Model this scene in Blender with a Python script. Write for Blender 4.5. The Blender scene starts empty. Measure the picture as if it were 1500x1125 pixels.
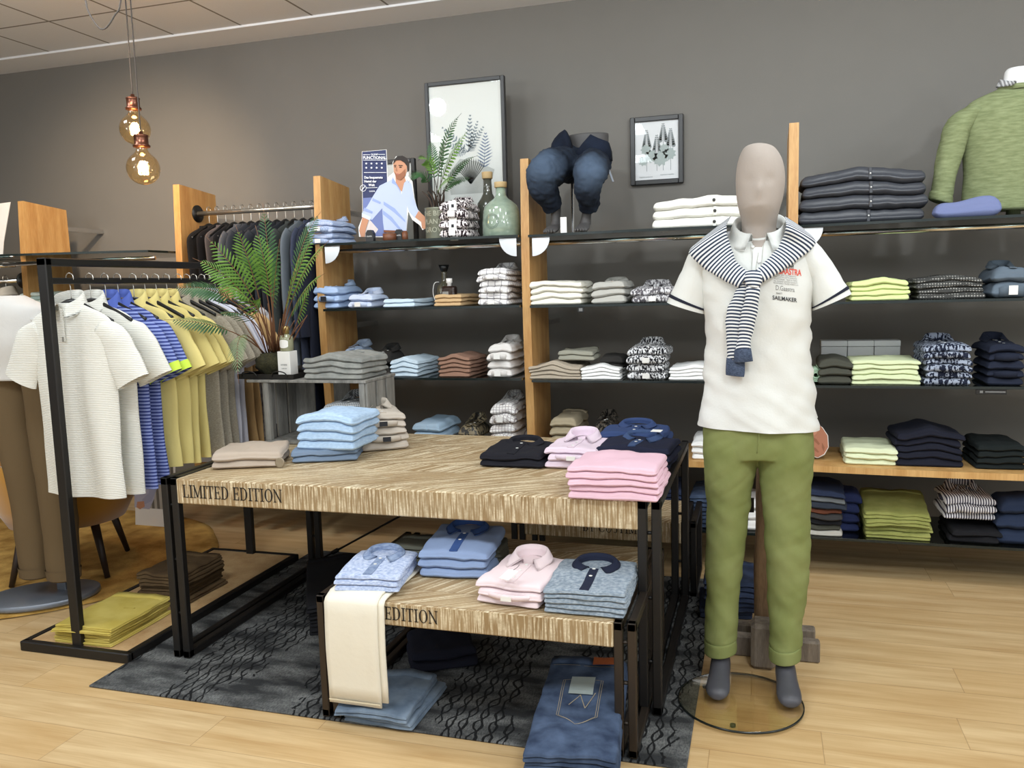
import bpy, math, random
from mathutils import Vector, Matrix, noise
from mathutils.bvhtree import BVHTree
V = Vector
PI = math.pi
sc = bpy.context.scene
COL = sc.collection
rnd = random.Random(7)

# ------------------------------------------------------------------ camera
FPX, YAW, PITCH, ROLL, CAMH = 1212.0, 0.29562, 0.11705, -0.027877, 1.40
_f = V((-math.sin(YAW)*math.cos(PITCH), math.cos(YAW)*math.cos(PITCH), -math.sin(PITCH)))
_r0 = V((math.cos(YAW), math.sin(YAW), 0)); _u0 = _r0.cross(_f)
_r = _r0*math.cos(ROLL) + _u0*math.sin(ROLL)
_u = -_r0*math.sin(ROLL) + _u0*math.cos(ROLL)
cam_d = bpy.data.cameras.new('camera'); cam = bpy.data.objects.new('camera', cam_d); COL.objects.link(cam)
cam_d.sensor_width = 36.0; cam_d.sensor_fit = 'HORIZONTAL'; cam_d.lens = FPX/1500*36.0
cam_d.clip_start = 0.05; cam_d.clip_end = 60
mw = Matrix(((_r.x, _u.x, -_f.x, 0), (_r.y, _u.y, -_f.y, 0), (_r.z, _u.z, -_f.z, CAMH), (0, 0, 0, 1)))
cam.matrix_world = mw
sc.camera = cam

def at(px, py, X=None, Y=None, Z=None):
    """world point on a known plane, from a pixel of the 1500x1125 photo"""
    d = _f*FPX + _r*(px-750) - _u*(py-562.5)
    if X is not None: t = X/d.x
    elif Y is not None: t = Y/d.y
    else: t = (Z-CAMH)/d.z
    return V((0, 0, CAMH)) + d*t

# ------------------------------------------------------------------ world, lights, exposure
sc.view_settings.view_transform = 'Standard'
sc.view_settings.look = 'None'
sc.view_settings.gamma = 1.0
sc.view_settings.use_curve_mapping = False
sc.view_settings.exposure = -0.07
w = bpy.data.worlds.new('shop_interior'); sc.world = w; w.use_nodes = True
w.node_tree.nodes['Background'].inputs[0].default_value = (.93, .98, 1, 1)
w.node_tree.nodes['Background'].inputs[1].default_value = 1.1

def light(kind, name, loc, tgt, power, size=0.5, color=(1, .95, .86), spot=60, blend=.6):
    l = bpy.data.lights.new(name, kind); l.energy = power; l.color = color
    if kind == 'AREA': l.shape = 'RECTANGLE'; l.size = size; l.size_y = size
    if kind in ('POINT', 'SPOT'): l.shadow_soft_size = size
    if kind == 'SPOT': l.spot_size = math.radians(spot); l.spot_blend = blend
    o = bpy.data.objects.new(name, l); COL.objects.link(o); o.location = loc
    o.rotation_euler = (V(tgt)-V(loc)).to_track_quat('-Z', 'Y').to_euler()
    return o
LC = (.90, .965, 1.0)
for x, y, p in [(-3.6, 2.9, 14), (-1.7, 3.0, 17), (0.5, 2.9, 17), (2.4, 2.9, 15), (-3.4, .8, 16), (-1.4, .8, 17), (0.6, .8, 17), (2.6, .8, 16), (-1.6, -1.2, 20), (0.6, -1.2, 20), (2.6, -1.2, 20)]:
    light('AREA', 'ceiling_lamp_light', (x, y, 2.93), (x, y+.1, 0), p*.86, .5, color=LC)
for x, tx in [(-2.6, -2.9), (-.9, -1.1), (.7, .5), (1.8, 1.6)]:
    light('SPOT', 'track_spot_light', (x, 2.2, 2.9), (tx, 4.6, 2.05), 66, .07, color=LC, spot=95, blend=1)
light('SPOT', 'track_spot_light', (-3.0, 2.7, 2.9), (-3.95, 4.7, 1.75), 230, .07, color=(1, .74, .48), spot=60, blend=1)
for x in (-3.8, -1.8, .4, 2.6): light('POINT', 'ceiling_fill_light', (x, 1.35, 2.2), (x, 1.35, 0), 34, .18, color=LC)  # unseen fill points, added to brighten the ceiling

# ------------------------------------------------------------------ helpers
def lin(c):
    def f(v):
        v /= 255.0
        return v/12.92 if v <= .04045 else ((v+.055)/1.055)**2.4
    return (f(c[0]), f(c[1]), f(c[2]), 1)

MATS = {}
k_spots = []
def mat(name, col, rough=.85, metal=0, kind=None, col2=None, s=1.0, bump=0.0, bs=300.0, col3=None, sheen=0, uv=False, spec=.5, coat=0):
    if name in MATS: return MATS[name]
    m = bpy.data.materials.new(name); m.use_nodes = True; nt = m.node_tree; N = nt.nodes; L = nt.links
    b = N['Principled BSDF']
    b.inputs['Base Color'].default_value = lin(col); b.inputs['Roughness'].default_value = rough
    b.inputs['Metallic'].default_value = metal
    b.inputs['Specular IOR Level'].default_value = spec
    if coat: b.inputs['Coat Weight'].default_value = coat
    if sheen: b.inputs['Sheen Weight'].default_value = sheen
    tc = N.new('ShaderNodeTexCoord'); co = tc.outputs['UV' if uv else 'Object']
    sep = N.new('ShaderNodeSeparateXYZ'); L.new(co, sep.inputs[0])
    def math_(op, a, bb=None, c=None):
        n = N.new('ShaderNodeMath'); n.operation = op
        for k, v in enumerate((a, bb, c)):
            if v is None: continue
            if isinstance(v, (int, float)): n.inputs[k].default_value = v
            else: L.new(v, n.inputs[k])
        return n.outputs[0]
    def noise_(scale, vec=None, det=3, stretch=None):
        n = N.new('ShaderNodeTexNoise'); n.inputs['Scale'].default_value = scale; n.inputs['Detail'].default_value = det
        src = vec if vec is not None else co
        if stretch:
            mp = N.new('ShaderNodeMapping'); mp.inputs['Scale'].default_value = stretch; L.new(src, mp.inputs[0]); src = mp.outputs[0]
        L.new(src, n.inputs['Vector']); return n.outputs[0]
    def mix(fac, a, bb):
        n = N.new('ShaderNodeMix'); n.data_type = 'RGBA'
        L.new(fac, n.inputs[0])
        for k, v in ((6, a), (7, bb)):
            if isinstance(v, tuple): n.inputs[k].default_value = v
            else: L.new(v, n.inputs[k])
        return n.outputs[2]
    c1, c2 = lin(col), lin(col2 or col); out = None
    if kind == 'melange':
        f = math_('MULTIPLY_ADD', noise_(60*s, stretch=(1, 1, 3)), 3.2, -1.1); f = math_('MINIMUM', math_('MAXIMUM', f, 0), 1); out = mix(f, c1, c2)
    elif kind in ('stripe_x', 'stripe_y', 'stripe_z'):
        a = sep.outputs['xyz'.index(kind[-1])]
        f = math_('GREATER_THAN', math_('FRACT', math_('MULTIPLY', a, s)), .5); out = mix(f, c1, c2)
    elif kind == 'check':
        fx = math_('LESS_THAN', math_('FRACT', math_('MULTIPLY', sep.outputs[0], s)), .16)
        q = math_('ADD', sep.outputs[1], math_('MULTIPLY', sep.outputs[2], .8))
        fy = math_('LESS_THAN', math_('FRACT', math_('MULTIPLY', q, s)), .16)
        out = mix(math_('MAXIMUM', fx, fy), c1, c2)
    elif kind == 'gingham':
        fx = math_('GREATER_THAN', math_('FRACT', math_('MULTIPLY', sep.outputs[0], s)), .5)
        q = math_('ADD', sep.outputs[1], math_('MULTIPLY', sep.outputs[2], .8))
        fy = math_('GREATER_THAN', math_('FRACT', math_('MULTIPLY', q, s)), .5)
        out = mix(math_('MULTIPLY', math_('ADD', fx, fy), .5), c1, c2)
    elif kind == 'dots':
        vo = N.new('ShaderNodeTexVoronoi'); vo.inputs['Scale'].default_value = s; vo.inputs['Randomness'].default_value = 0.15
        L.new(co, vo.inputs['Vector']); out = mix(math_('LESS_THAN', vo.outputs['Distance'], .3), c1, c2)
    elif kind == 'print':
        f = math_('GREATER_THAN', noise_(90*s, det=2, stretch=(1, 1, .35)), .5); out = mix(f, c1, c2)
    elif kind == 'wood':
        g1 = noise_(3*s, stretch=(6, 6, .7), det=6); g2 = noise_(40*s, stretch=(5, 5, .4), det=3)
        f = math_('MULTIPLY_ADD', math_('ADD', g1, math_('MULTIPLY', g2, .5)), 2.6, -1.45); f = math_('MINIMUM', math_('MAXIMUM', f, 0), 1); out = mix(f, c1, c2)
    elif kind == 'denim':
        f = math_('MULTIPLY_ADD', noise_(9*s, det=4), 2.8, -.9); f = math_('MINIMUM', math_('MAXIMUM', f, 0), 1); out = mix(f, c1, c2)
    elif kind == 'streak':
        f = math_('MULTIPLY_ADD', noise_(22*s, det=4, stretch=(1, 1, 5)), 3.0, -1.1); f = math_('MINIMUM', math_('MAXIMUM', f, 0), 1); out = mix(f, c1, c2)
    elif kind == 'uvstripe':
        f = math_('GREATER_THAN', math_('FRACT', math_('MULTIPLY', math_('ADD', sep.outputs[1], math_('MULTIPLY', math_('SINE', math_('MULTIPLY', sep.outputs[0], 6.283)), .006)), s)), .5); out = mix(f, c1, c2)
    elif kind == 'worn':
        # washed-out patches of denim centred on given spots
        f = math_('MULTIPLY_ADD', noise_(26*s, det=5), .5, -.12)
        for (cx, cy, cz, rr) in k_spots:
            vm = N.new('ShaderNodeVectorMath'); vm.operation = 'DISTANCE'; L.new(co, vm.inputs[0]); vm.inputs[1].default_value = (cx, cy, cz)
            q = math_('MAXIMUM', math_('SUBTRACT', 1, math_('DIVIDE', vm.outputs['Value'], rr)), 0)
            f = math_('ADD', f, math_('MULTIPLY', q, 1.1))
        f = math_('MINIMUM', math_('MAXIMUM', f, 0), 1); out = mix(f, c1, c2)
    if out is not None: L.new(out, b.inputs['Base Color'])
    if bump:
        bn = N.new('ShaderNodeBump'); bn.inputs['Strength'].default_value = bump; bn.inputs['Distance'].default_value = .002
        if kind == 'ribh':
            h = math_('SINE', math_('MULTIPLY', sep.outputs[2], bs))
        else:
            h = noise_(bs, det=4)
        L.new(h, bn.inputs['Height']); L.new(bn.outputs[0], b.inputs['Normal'])
    MATS[name] = m
    return m

def soften(c, s=.84):
    l = .3*c[0]+.59*c[1]+.11*c[2]
    return tuple(min(255, l+(v-l)*s+2) for v in c)
def fabric(name, col, **k):
    col = soften(col)
    if 'col2' in k: k['col2'] = soften(k['col2'])
    k.setdefault('bump', .35); k.setdefault('bs', 60); k.setdefault('rough', .92); k.setdefault('spec', .2)
    return mat(name, col, **k)

class G:
    def __init__(s): s.v = []; s.f = []; s.m = []; s.uv = []
    def add(s, vs, fs, mi=0, uvs=None):
        o = len(s.v); s.v += [tuple(v) for v in vs]
        for k, f in enumerate(fs):
            s.f.append(tuple(i+o for i in f)); s.m.append(mi)
            s.uv.append([uvs[i] for i in f] if uvs else None)
        return s
    def box(s, c, d, rz=0, mi=0, M=None, bev=0):
        x, y, z = d[0]/2, d[1]/2, d[2]/2
        if bev:
            b = min(bev, x*.9, y*.9, z*.9); vs = []; fs = []
            idx = {}
            def vid(p):
                if p not in idx: idx[p] = len(vs); vs.append(p)
                return idx[p]
            S = (-1, 1)
            def P(sx, sy, sz, ax):
                return (sx*(x-(b if ax != 0 else 0)), sy*(y-(b if ax != 1 else 0)), sz*(z-(b if ax != 2 else 0)))
            for ax in range(3):
                for sg in S:
                    o = [k for k in range(3) if k != ax]; q = []
                    for a, c2 in ((-1, -1), (1, -1), (1, 1), (-1, 1)):
                        t = [0, 0, 0]; t[ax] = sg; t[o[0]] = a; t[o[1]] = c2; q.append(vid(P(*t, ax)))
                    flip = (sg > 0) == (ax == 1)
                    fs.append(q[::-1] if flip else q)
            for ax in range(3):
                o = [k for k in range(3) if k != ax]
                for a in S:
                    for c2 in S:
                        t1 = [0, 0, 0]; t1[o[0]] = a; t1[o[1]] = c2; t1[ax] = -1; t2 = list(t1); t2[ax] = 1
                        q = [vid(P(*t1, o[0])), vid(P(*t2, o[0])), vid(P(*t2, o[1])), vid(P(*t1, o[1]))]
                        fs.append(q)
            for a in S:
                for c2 in S:
                    for e in S: fs.append([vid(P(a, c2, e, k)) for k in range(3)])
        else:
            vs = [(a, b2, c2) for a in (-x, x) for b2 in (-y, y) for c2 in (-z, z)]
            fs = [(0, 1, 3, 2), (4, 6, 7, 5), (0, 4, 5, 1), (2, 3, 7, 6), (0, 2, 6, 4), (1, 5, 7, 3)]
        if M is None: M = Matrix.Translation(V(c)) @ Matrix.Rotation(rz, 4, 'Z')
        return s.add([M @ V(v) for v in vs], fs, mi)
    def bar(s, a, b, w, h=None, mi=0, up=V((0, 0, 1))):
        a = V(a); b = V(b); h = h or w; d = (b-a); L = d.length; d.normalize()
        if abs(d.dot(up)) > .99: up = V((0, 1, 0))
        x = d.cross(up).normalized(); z = x.cross(d)
        M = Matrix((( x.x, d.x, z.x, (a.x+b.x)/2), (x.y, d.y, z.y, (a.y+b.y)/2), (x.z, d.z, z.z, (a.z+b.z)/2), (0, 0, 0, 1)))
        return s.box(None, (w, L, h), M=M, mi=mi, bev=min(w, h)*.12)
    def loft(s, secs, n=24, sub=4, caps=(True, True), mi=0, disp=None, ex=1.0, closed=False):
        """secs: (centre, U, V) half-axis vectors, Catmull-Rom interpolated"""
        S = [(V(a), V(b), V(c)) for a, b, c in secs]; R = []
        m = len(S)
        for i in range(m-1):
            p = [S[max(i-1, 0)], S[i], S[i+1], S[min(i+2, m-1)]]
            for k in range(sub):
                t = k/sub
                R.append(tuple(.5*((2*p[1][q]) + (p[2][q]-p[0][q])*t + (2*p[0][q]-5*p[1][q]+4*p[2][q]-p[3][q])*t*t + (3*p[1][q]-p[0][q]-3*p[2][q]+p[3][q])*t**3) for q in range(3)))
        R.append(S[-1])
        vs = []; uv = []; acc = 0
        for j, (c, a, b) in enumerate(R):
            if j: acc += (c-R[j-1][0]).length
            for k in range(n+1):
                th = 2*PI*k/n; cs, sn = math.cos(th), math.sin(th)
                if ex != 1.0:
                    cs = math.copysign(abs(cs)**ex, cs); sn = math.copysign(abs(sn)**ex, sn)
                p = c + a*cs + b*sn
                if disp: p = p + disp(p, (p-c))
                vs.append(p); uv.append((k/n, acc))
        W = n+1; fs = []
        for j in range(len(R)-1):
            for k in range(n):
                a = j*W+k; fs.append((a, a+1, a+W+1, a+W))
        for e, on in ((0, caps[0]), (len(R)-1, caps[1])):
            if on:
                ci = len(vs); vs.append(R[e][0]); uv.append((.5, 0 if e == 0 else acc))
                for k in range(n):
                    a = e*W+k; fs.append((a+1, a, ci) if e == 0 else (a, a+1, ci))
        return s.add(vs, fs, mi, uv)
    def tube(s, pts, r, n=10, mi=0, caps=(True, True), sub=3):
        pts = [V(p) for p in pts]; secs = []
        rr = r if isinstance(r, (list, tuple)) else [r]*len(pts)
        up = V((0, 0, 1)); prev = None
        for i, p in enumerate(pts):
            d = (pts[min(i+1, len(pts)-1)]-pts[max(i-1, 0)]).normalized()
            if prev is None:
                x = d.cross(up if abs(d.z) < .95 else V((0, 1, 0))).normalized()
            else: x = (prev - d*prev.dot(d)).normalized()
            prev = x; y = d.cross(x); secs.append((p, x*rr[i], y*rr[i]))
        return s.loft(secs, n, sub if len(pts) > 2 else 1, caps, mi)
    def lathe(s, prof, n=32, c=(0, 0, 0), mi=0):
        vs = []; fs = []; c = V(c)
        for (r, z) in prof:
            for k in range(n): vs.append(c+V((r*math.cos(2*PI*k/n), r*math.sin(2*PI*k/n), z)))
        for j in range(len(prof)-1):
            for k in range(n):
                a = j*n+k; b = j*n+(k+1) % n; fs.append((a, b, b+n, a+n))
        return s.add(vs, fs, mi)
    def prism(s, poly, M, th, mi=0):
        """poly in local xy, extruded th along local z by matrix M"""
        n = len(poly); vs = [M @ V((x, y, 0)) for x, y in poly]+[M @ V((x, y, th)) for x, y in poly]
        fs = [tuple(range(n))[::-1], tuple(range(n, 2*n))]+[(k, (k+1) % n, n+(k+1) % n, n+k) for k in range(n)]
        return s.add(vs, fs, mi)
    def slab(s, W, D, bot, top, r=.012, mi=0, seed=0, nx=12, ny=10, jag=.003, crn=.02):
        def samp(L, n):
            rr = min(r, L*.3); e = [rr*(1-math.cos(k*PI/8)) for k in range(4)]
            return e+[rr+(L-2*rr)*k/n for k in range(n+1)]+[L-q for q in e[::-1]], rr
        xs, rx = samp(W, nx); ys, ry = samp(D, ny); vt = []; vb = []
        for y in ys:
            dy = min(y, D-y); fy = math.sqrt(max(0, 1-(1-min(dy/ry, 1))**2))
            for x in xs:
                dx = min(x, W-x); fx = math.sqrt(max(0, 1-(1-min(dx/rx, 1))**2))
                F = min(fx, fy)*.35+fx*fy*.65
                cx = x-W/2; cy = y
                q = max(0, 1-dy/crn); cx *= 1-.03*q*q
                cx += jag*noise.noise(V((seed*7.1, y*14, 3 if x > W/2 else 9)))*2
                cy += jag*noise.noise(V((seed*5.3, x*12, 1 if y > D/2 else 5)))*2
                b, t = bot(cx, cy), top(cx, cy)
                mid = (b+t)/2 - (t-b)*.12; vt.append((cx, cy, mid+(t-mid)*F)); vb.append((cx, cy, mid-(mid-b)*F))
        A, B = len(xs), len(ys); vs = vt+vb; o = A*B; fs = []
        for j in range(B-1):
            for i in range(A-1):
                a = j*A+i; fs.append((a, a+1, a+A+1, a+A)); fs.append((o+a, o+a+A, o+a+A+1, o+a+1))
        ring = [i for i in range(A)]+[j*A+A-1 for j in range(1, B)]+[(B-1)*A+i for i in range(A-2, -1, -1)]+[j*A for j in range(B-2, 0, -1)]
        # borders coincide (F = 0): stitch
        for k in range(len(ring)):
            a, b2 = ring[k], ring[(k+1) % len(ring)]; fs.append((a, o+a, o+b2, b2))
        return s.add(vs, fs, mi)
    def build(s, name, mats, parent=None, smooth=True, loc=None, rz=0, ang=None):
        me = bpy.data.meshes.new(name); me.from_pydata(s.v, [], s.f)
        if not isinstance(mats, (list, tuple)): mats = [mats]
        for m in mats: me.materials.append(m)
        me.polygons.foreach_set('material_index', s.m)
        me.polygons.foreach_set('use_smooth', [smooth]*len(s.f))
        if any(u for u in s.uv):
            ul = me.uv_layers.new(name='UVMap'); k = 0
            for f, u in zip(s.f, s.uv):
                for q in range(len(f)):
                    ul.data[k].uv = u[q] if u else (0, 0); k += 1
        me.validate(); me.update()
        o = bpy.data.objects.new(name, me); COL.objects.link(o)
        if parent: o.parent = parent
        if loc is not None: o.location = loc
        if rz: o.rotation_euler = (0, 0, rz)
        if ang: smooth_by_angle(me, ang)
        return o

def smooth_by_angle(me, deg):
    import bmesh
    bm = bmesh.new(); bm.from_mesh(me); a = math.radians(deg)
    for e in bm.edges:
        if len(e.link_faces) == 2 and e.calc_face_angle(0) > a: e.smooth = False
    bm.to_mesh(me); bm.free()

def tag(o, label=None, cat=None, group=None, kind=None):
    if label: o['label'] = label
    if cat: o['category'] = cat
    if group: o['group'] = group
    if kind: o['kind'] = kind
    return o
def thing(name, loc, rz=0, label=None, cat=None, group=None):
    o = bpy.data.objects.new(name, None); COL.objects.link(o); o.empty_display_size = .05
    o.location = loc; o.rotation_euler = (0, 0, rz)
    return tag(o, label, cat, group)

def text_mesh(s, size, xf, ext=.0004, align='CENTER', bold=0):
    """lettering as mesh data; xf maps local text coordinates"""
    cu = bpy.data.curves.new('lettering', 'FONT'); cu.body = s; cu.size = size; cu.extrude = ext
    cu.align_x = align; cu.offset = bold; cu.resolution_u = 3
    to = bpy.data.objects.new('lettering', cu); me = bpy.data.meshes.new_from_object(to)
    vs = [xf(v.co) for v in me.vertices]; fs = [tuple(p.vertices) for p in me.polygons]
    bpy.data.objects.remove(to); bpy.data.curves.remove(cu); bpy.data.meshes.remove(me)
    return vs, fs

def push(o, fn):
    """move every vertex along its normal by fn(position)"""
    me = o.data; n = len(me.vertices); co = [0.0]*(3*n); no = [0.0]*(3*n)
    me.vertices.foreach_get('co', co); me.vertices.foreach_get('normal', no)
    for i in range(n):
        k = fn(V(co[3*i:3*i+3]))
        for q in range(3): co[3*i+q] += no[3*i+q]*k
    me.vertices.foreach_set('co', co); me.update()

def remeshed(g, name, mats, parent, voxel=.008, smooth_it=3):
    o = g.build(name, mats, parent)
    md = o.modifiers.new('remesh', 'REMESH'); md.mode = 'VOXEL'; md.voxel_size = voxel; md.use_smooth_shade = True
    ms = o.modifiers.new('smooth', 'SMOOTH'); ms.iterations = smooth_it; ms.factor = .6
    bpy.context.view_layer.update()
    dg = bpy.context.evaluated_depsgraph_get()
    me = bpy.data.meshes.new_from_object(o.evaluated_get(dg))
    o.modifiers.clear(); old = o.data; o.data = me; me.name = name
    if len(me.materials) == 0:
        for m in (mats if isinstance(mats, (list, tuple)) else [mats]): me.materials.append(m)
    bpy.data.meshes.remove(old)
    for p in me.polygons: p.use_smooth = True
    return o

# ------------------------------------------------------------------ materials
steel = mat('black_steel', (30, 28, 27), .45, .3, bump=.1, bs=200)
bronze_steel = mat('bronze_brown_steel', (58, 50, 43), .4, .5)
chrome = mat('chrome', (225, 225, 225), .18, 1)
white_pl = mat('white_plastic', (235, 235, 232), .4)
black_pl = mat('black_plastic', (20, 20, 21), .35)
paper = mat('white_paper', (238, 236, 232), .7)
post_wood = mat('beech_board', (200, 158, 100), .45, kind='wood', col2=(172, 124, 70), s=1.2)
WHT = fabric('white_cotton', (232, 230, 220))

# ------------------------------------------------------------------ setting
WALLY = 4.70; CEIL = 2.975
def node_mat(name, fn, rough=.7):
    m = bpy.data.materials.new(name); m.use_nodes = True; nt = m.node_tree
    b = nt.nodes['Principled BSDF']; b.inputs['Roughness'].default_value = rough; b.inputs['Specular IOR Level'].default_value = .3
    def mth(op, a, bb=None, c=None):
        n = nt.nodes.new('ShaderNodeMath'); n.operation = op
        for k, v in enumerate((a, bb, c)):
            if v is None: continue
            if isinstance(v, (int, float)): n.inputs[k].default_value = v
            else: nt.links.new(v, n.inputs[k])
        return n.outputs[0]
    def noi(vec, scale, stretch=None, det=4):
        n = nt.nodes.new('ShaderNodeTexNoise'); n.inputs['Scale'].default_value = scale; n.inputs['Detail'].default_value = det
        if stretch:
            mp = nt.nodes.new('ShaderNodeMapping'); mp.inputs['Scale'].default_value = stretch; nt.links.new(vec, mp.inputs[0]); vec = mp.outputs[0]
        nt.links.new(vec, n.inputs['Vector']); return n.outputs[0]
    def mx(f, a, bb, mode='MIX'):
        n = nt.nodes.new('ShaderNodeMix'); n.data_type = 'RGBA'; n.blend_type = mode
        if isinstance(f, (int, float)): n.inputs[0].default_value = f
        else: nt.links.new(f, n.inputs[0])
        for k, v in ((6, a), (7, bb)):
            if isinstance(v, tuple): n.inputs[k].default_value = v
            else: nt.links.new(v, n.inputs[k])
        return n.outputs[2]
    def ramp(v, lo, hi):
        return mth('MINIMUM', mth('MAXIMUM', mth('DIVIDE', mth('SUBTRACT', v, lo), hi-lo), 0), 1)
    tc = nt.nodes.new('ShaderNodeTexCoord'); sp = nt.nodes.new('ShaderNodeSeparateXYZ'); nt.links.new(tc.outputs['Object'], sp.inputs[0])
    col, bump, bd = fn(nt, tc.outputs['Object'], sp.outputs, mth, noi, mx, ramp)
    nt.links.new(col, b.inputs['Base Color'])
    if bump is not None:
        bn = nt.nodes.new('ShaderNodeBump'); bn.inputs['Strength'].default_value = .5; bn.inputs['Distance'].default_value = bd
        nt.links.new(bump, bn.inputs['Height']); nt.links.new(bn.outputs[0], b.inputs['Normal'])
    return m
def f_floor(nt, co, s, mth, noi, mx, ramp):
    row = mth('FLOOR', mth('DIVIDE', s[1], .185))
    wn = nt.nodes.new('ShaderNodeTexWhiteNoise'); wn.noise_dimensions = '1D'; nt.links.new(row, wn.inputs['W'])
    xo = mth('MULTIPLY_ADD', wn.outputs['Value'], 1.3, s[0]); colx = mth('FLOOR', mth('DIVIDE', xo, 1.22))
    w2 = nt.nodes.new('ShaderNodeTexWhiteNoise'); w2.noise_dimensions = '2D'; cb = nt.nodes.new('ShaderNodeCombineXYZ')
    nt.links.new(row, cb.inputs[0]); nt.links.new(colx, cb.inputs[1]); nt.links.new(cb.outputs[0], w2.inputs['Vector'])
    # grain, shifted per plank
    cb2 = nt.nodes.new('ShaderNodeCombineXYZ'); nt.links.new(mth('MULTIPLY_ADD', w2.outputs['Value'], 37, s[0]), cb2.inputs[0]); nt.links.new(s[1], cb2.inputs[1])
    g = noi(cb2.outputs[0], 2.2, (.9, 9, 1), 7); g2 = noi(cb2.outputs[0], 12, (.5, 12, 1), 4)
    f = ramp(mth('MULTIPLY_ADD', g2, .35, g), .42, .92)
    c = mx(f, lin((220, 194, 150)), lin((180, 146, 100)))
    c = mx(mth('MULTIPLY', w2.outputs['Value'], .35), c, lin((196, 156, 100)))
    jy = mth('LESS_THAN', mth('FRACT', mth('DIVIDE', s[1], .185)), .014); jx = mth('LESS_THAN', mth('FRACT', mth('DIVIDE', xo, 1.22)), .0022)
    c = mx(mth('MULTIPLY', mth('MAXIMUM', jy, jx), .45), c, lin((120, 86, 48)))
    return c, g2, .0006
floor_m = node_mat('oak_laminate', f_floor, .38)
def f_wall(nt, co, s, mth, noi, mx, ramp):
    return mx(noi(co, 6), lin((114, 111, 106)), lin((118, 115, 110))), noi(co, 240, det=2), .0004
wall_m = node_mat('taupe_paint', f_wall, .75)
def f_ceil(nt, co, s, mth, noi, mx, ramp):
    T = .475
    a = mth('LESS_THAN', mth('FRACT', mth('DIVIDE', mth('SUBTRACT', s[0], -2.961-.005), T)), .03)
    b = mth('LESS_THAN', mth('FRACT', mth('DIVIDE', mth('SUBTRACT', s[1], 3.967-.005), T)), .03)
    c = mx(mth('MAXIMUM', a, b), lin((226, 229, 234)), lin((128, 126, 122)))
    return mx(mth('MULTIPLY', noi(co, 260, det=1), .12), c, lin((150, 150, 146))), None, 0
ceil_m = node_mat('mineral_tile', f_ceil, .9)

g = G().box((0, 1.0, -.02), (13, 7.6, .04)); tag(g.build('floor', floor_m, smooth=False), kind='structure')
g = G().box((0, WALLY+.05, 1.5), (13, .1, 3.1)); tag(g.build('wall_back', wall_m, smooth=False), kind='structure')
g = G().box((0, 1.0, CEIL+.03), (13, 7.6, .06)); tag(g.build('ceiling', ceil_m, smooth=False), kind='structure')
g = G().box((0, WALLY-.135, CEIL-.006), (13, .27, .012)); tag(g.build('trim_1', mat('ceiling_border', (232, 234, 238), .8), smooth=False), kind='structure')
tag(G().box((-6.5, 1.0, 1.5), (.1, 7.6, 3.1)).build('wall_left', wall_m, smooth=False), kind='structure')



# ------------------------------------------------------------------ shelving: boards, glass shelves
glass = bpy.data.materials.new('shade_tinted_shelf_glass'); glass.use_nodes = True
def mk_glass(m, tint, refl, rough=.02, edge=None):
    nt = m.node_tree; nt.nodes.clear(); o = nt.nodes.new('ShaderNodeOutputMaterial'); t = nt.nodes.new('ShaderNodeBsdfTransparent'); t.inputs[0].default_value = tint
    gl = nt.nodes.new('ShaderNodeBsdfGlossy'); gl.inputs['Roughness'].default_value = rough; gl.inputs[0].default_value = (1, 1, 1, 1)
    lw_ = nt.nodes.new('ShaderNodeLayerWeight'); lw_.inputs[0].default_value = .5
    pw = nt.nodes.new('ShaderNodeMath'); pw.operation = 'POWER'; pw.inputs[1].default_value = 4; nt.links.new(lw_.outputs['Facing'], pw.inputs[0])
    fr = nt.nodes.new('ShaderNodeMath'); fr.operation = 'MULTIPLY_ADD'; fr.inputs[1].default_value = .9; fr.inputs[2].default_value = .045; nt.links.new(pw.outputs[0], fr.inputs[0])
    ml = nt.nodes.new('ShaderNodeMath'); ml.operation = 'MULTIPLY'; ml.inputs[1].default_value = refl; nt.links.new(fr.outputs[0], ml.inputs[0])
    mi = nt.nodes.new('ShaderNodeMixShader'); nt.links.new(ml.outputs[0], mi.inputs[0]); nt.links.new(t.outputs[0], mi.inputs[1]); nt.links.new(gl.outputs[0], mi.inputs[2]); nt.links.new(mi.outputs[0], o.inputs[0])
mk_glass(glass, (.24, .28, .27, 1), .9)  # shade put into the tint: panes darkened to dim wall and shelves below
glass_edge = mat('dark_glass_edge', (26, 34, 33), .15)
clear = bpy.data.materials.new('clear_glass'); clear.use_nodes = True; mk_glass(clear, (.93, .96, .95, 1), 1.0)

def shelf_post(X, tilt, ztop, label, d=.34):
    # beech board, its front edge bowed in a slow S
    t = .042; n = 16; zb = .165; poly = []
    def off(z): return .018*math.sin(z*2.9+.8)
    fr = [(4.05+off(z), z) for z in [zb+(ztop-zb)*k/n for k in range(n+1)]]
    bk = [(4.05+d+.01*math.sin(z*2.2), z) for z in [zb+(ztop-zb)*k/n for k in range(n, -1, -1)]]
    bk[0] = (bk[0][0], ztop-.03)
    g = G(); vs = []
    for x in (-t/2, t/2): vs += [(x, a-4.05, b) for a, b in fr+bk]
    m = len(fr+bk); fs = [tuple(range(m)), tuple(range(m, 2*m))[::-1]]+[(k, k+m, (k+1) % m+m, (k+1) % m) for k in range(m)]
    th_ = thing('shelf_post', (X, 4.05, zb), tilt, label, 'shelf post', 'wooden shelf posts')
    g.v = [(a, b, c-zb) for a, b, c in g.v]
    g.add([(a, b, c-zb) for a, b, c in vs], fs); g.build('beech_board', post_wood, th_, False)
    for z in (.30, 1.2, 1.85): G().bar((0, d-.01, z-zb), (0, WALLY-4.05-.001, z-zb), .022, .03).build('wall_bracket', chrome, th_, False)
shelf_post(-4.33, 0, 2.0, 'curved beech shelf board at far left behind the white polos')
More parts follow.
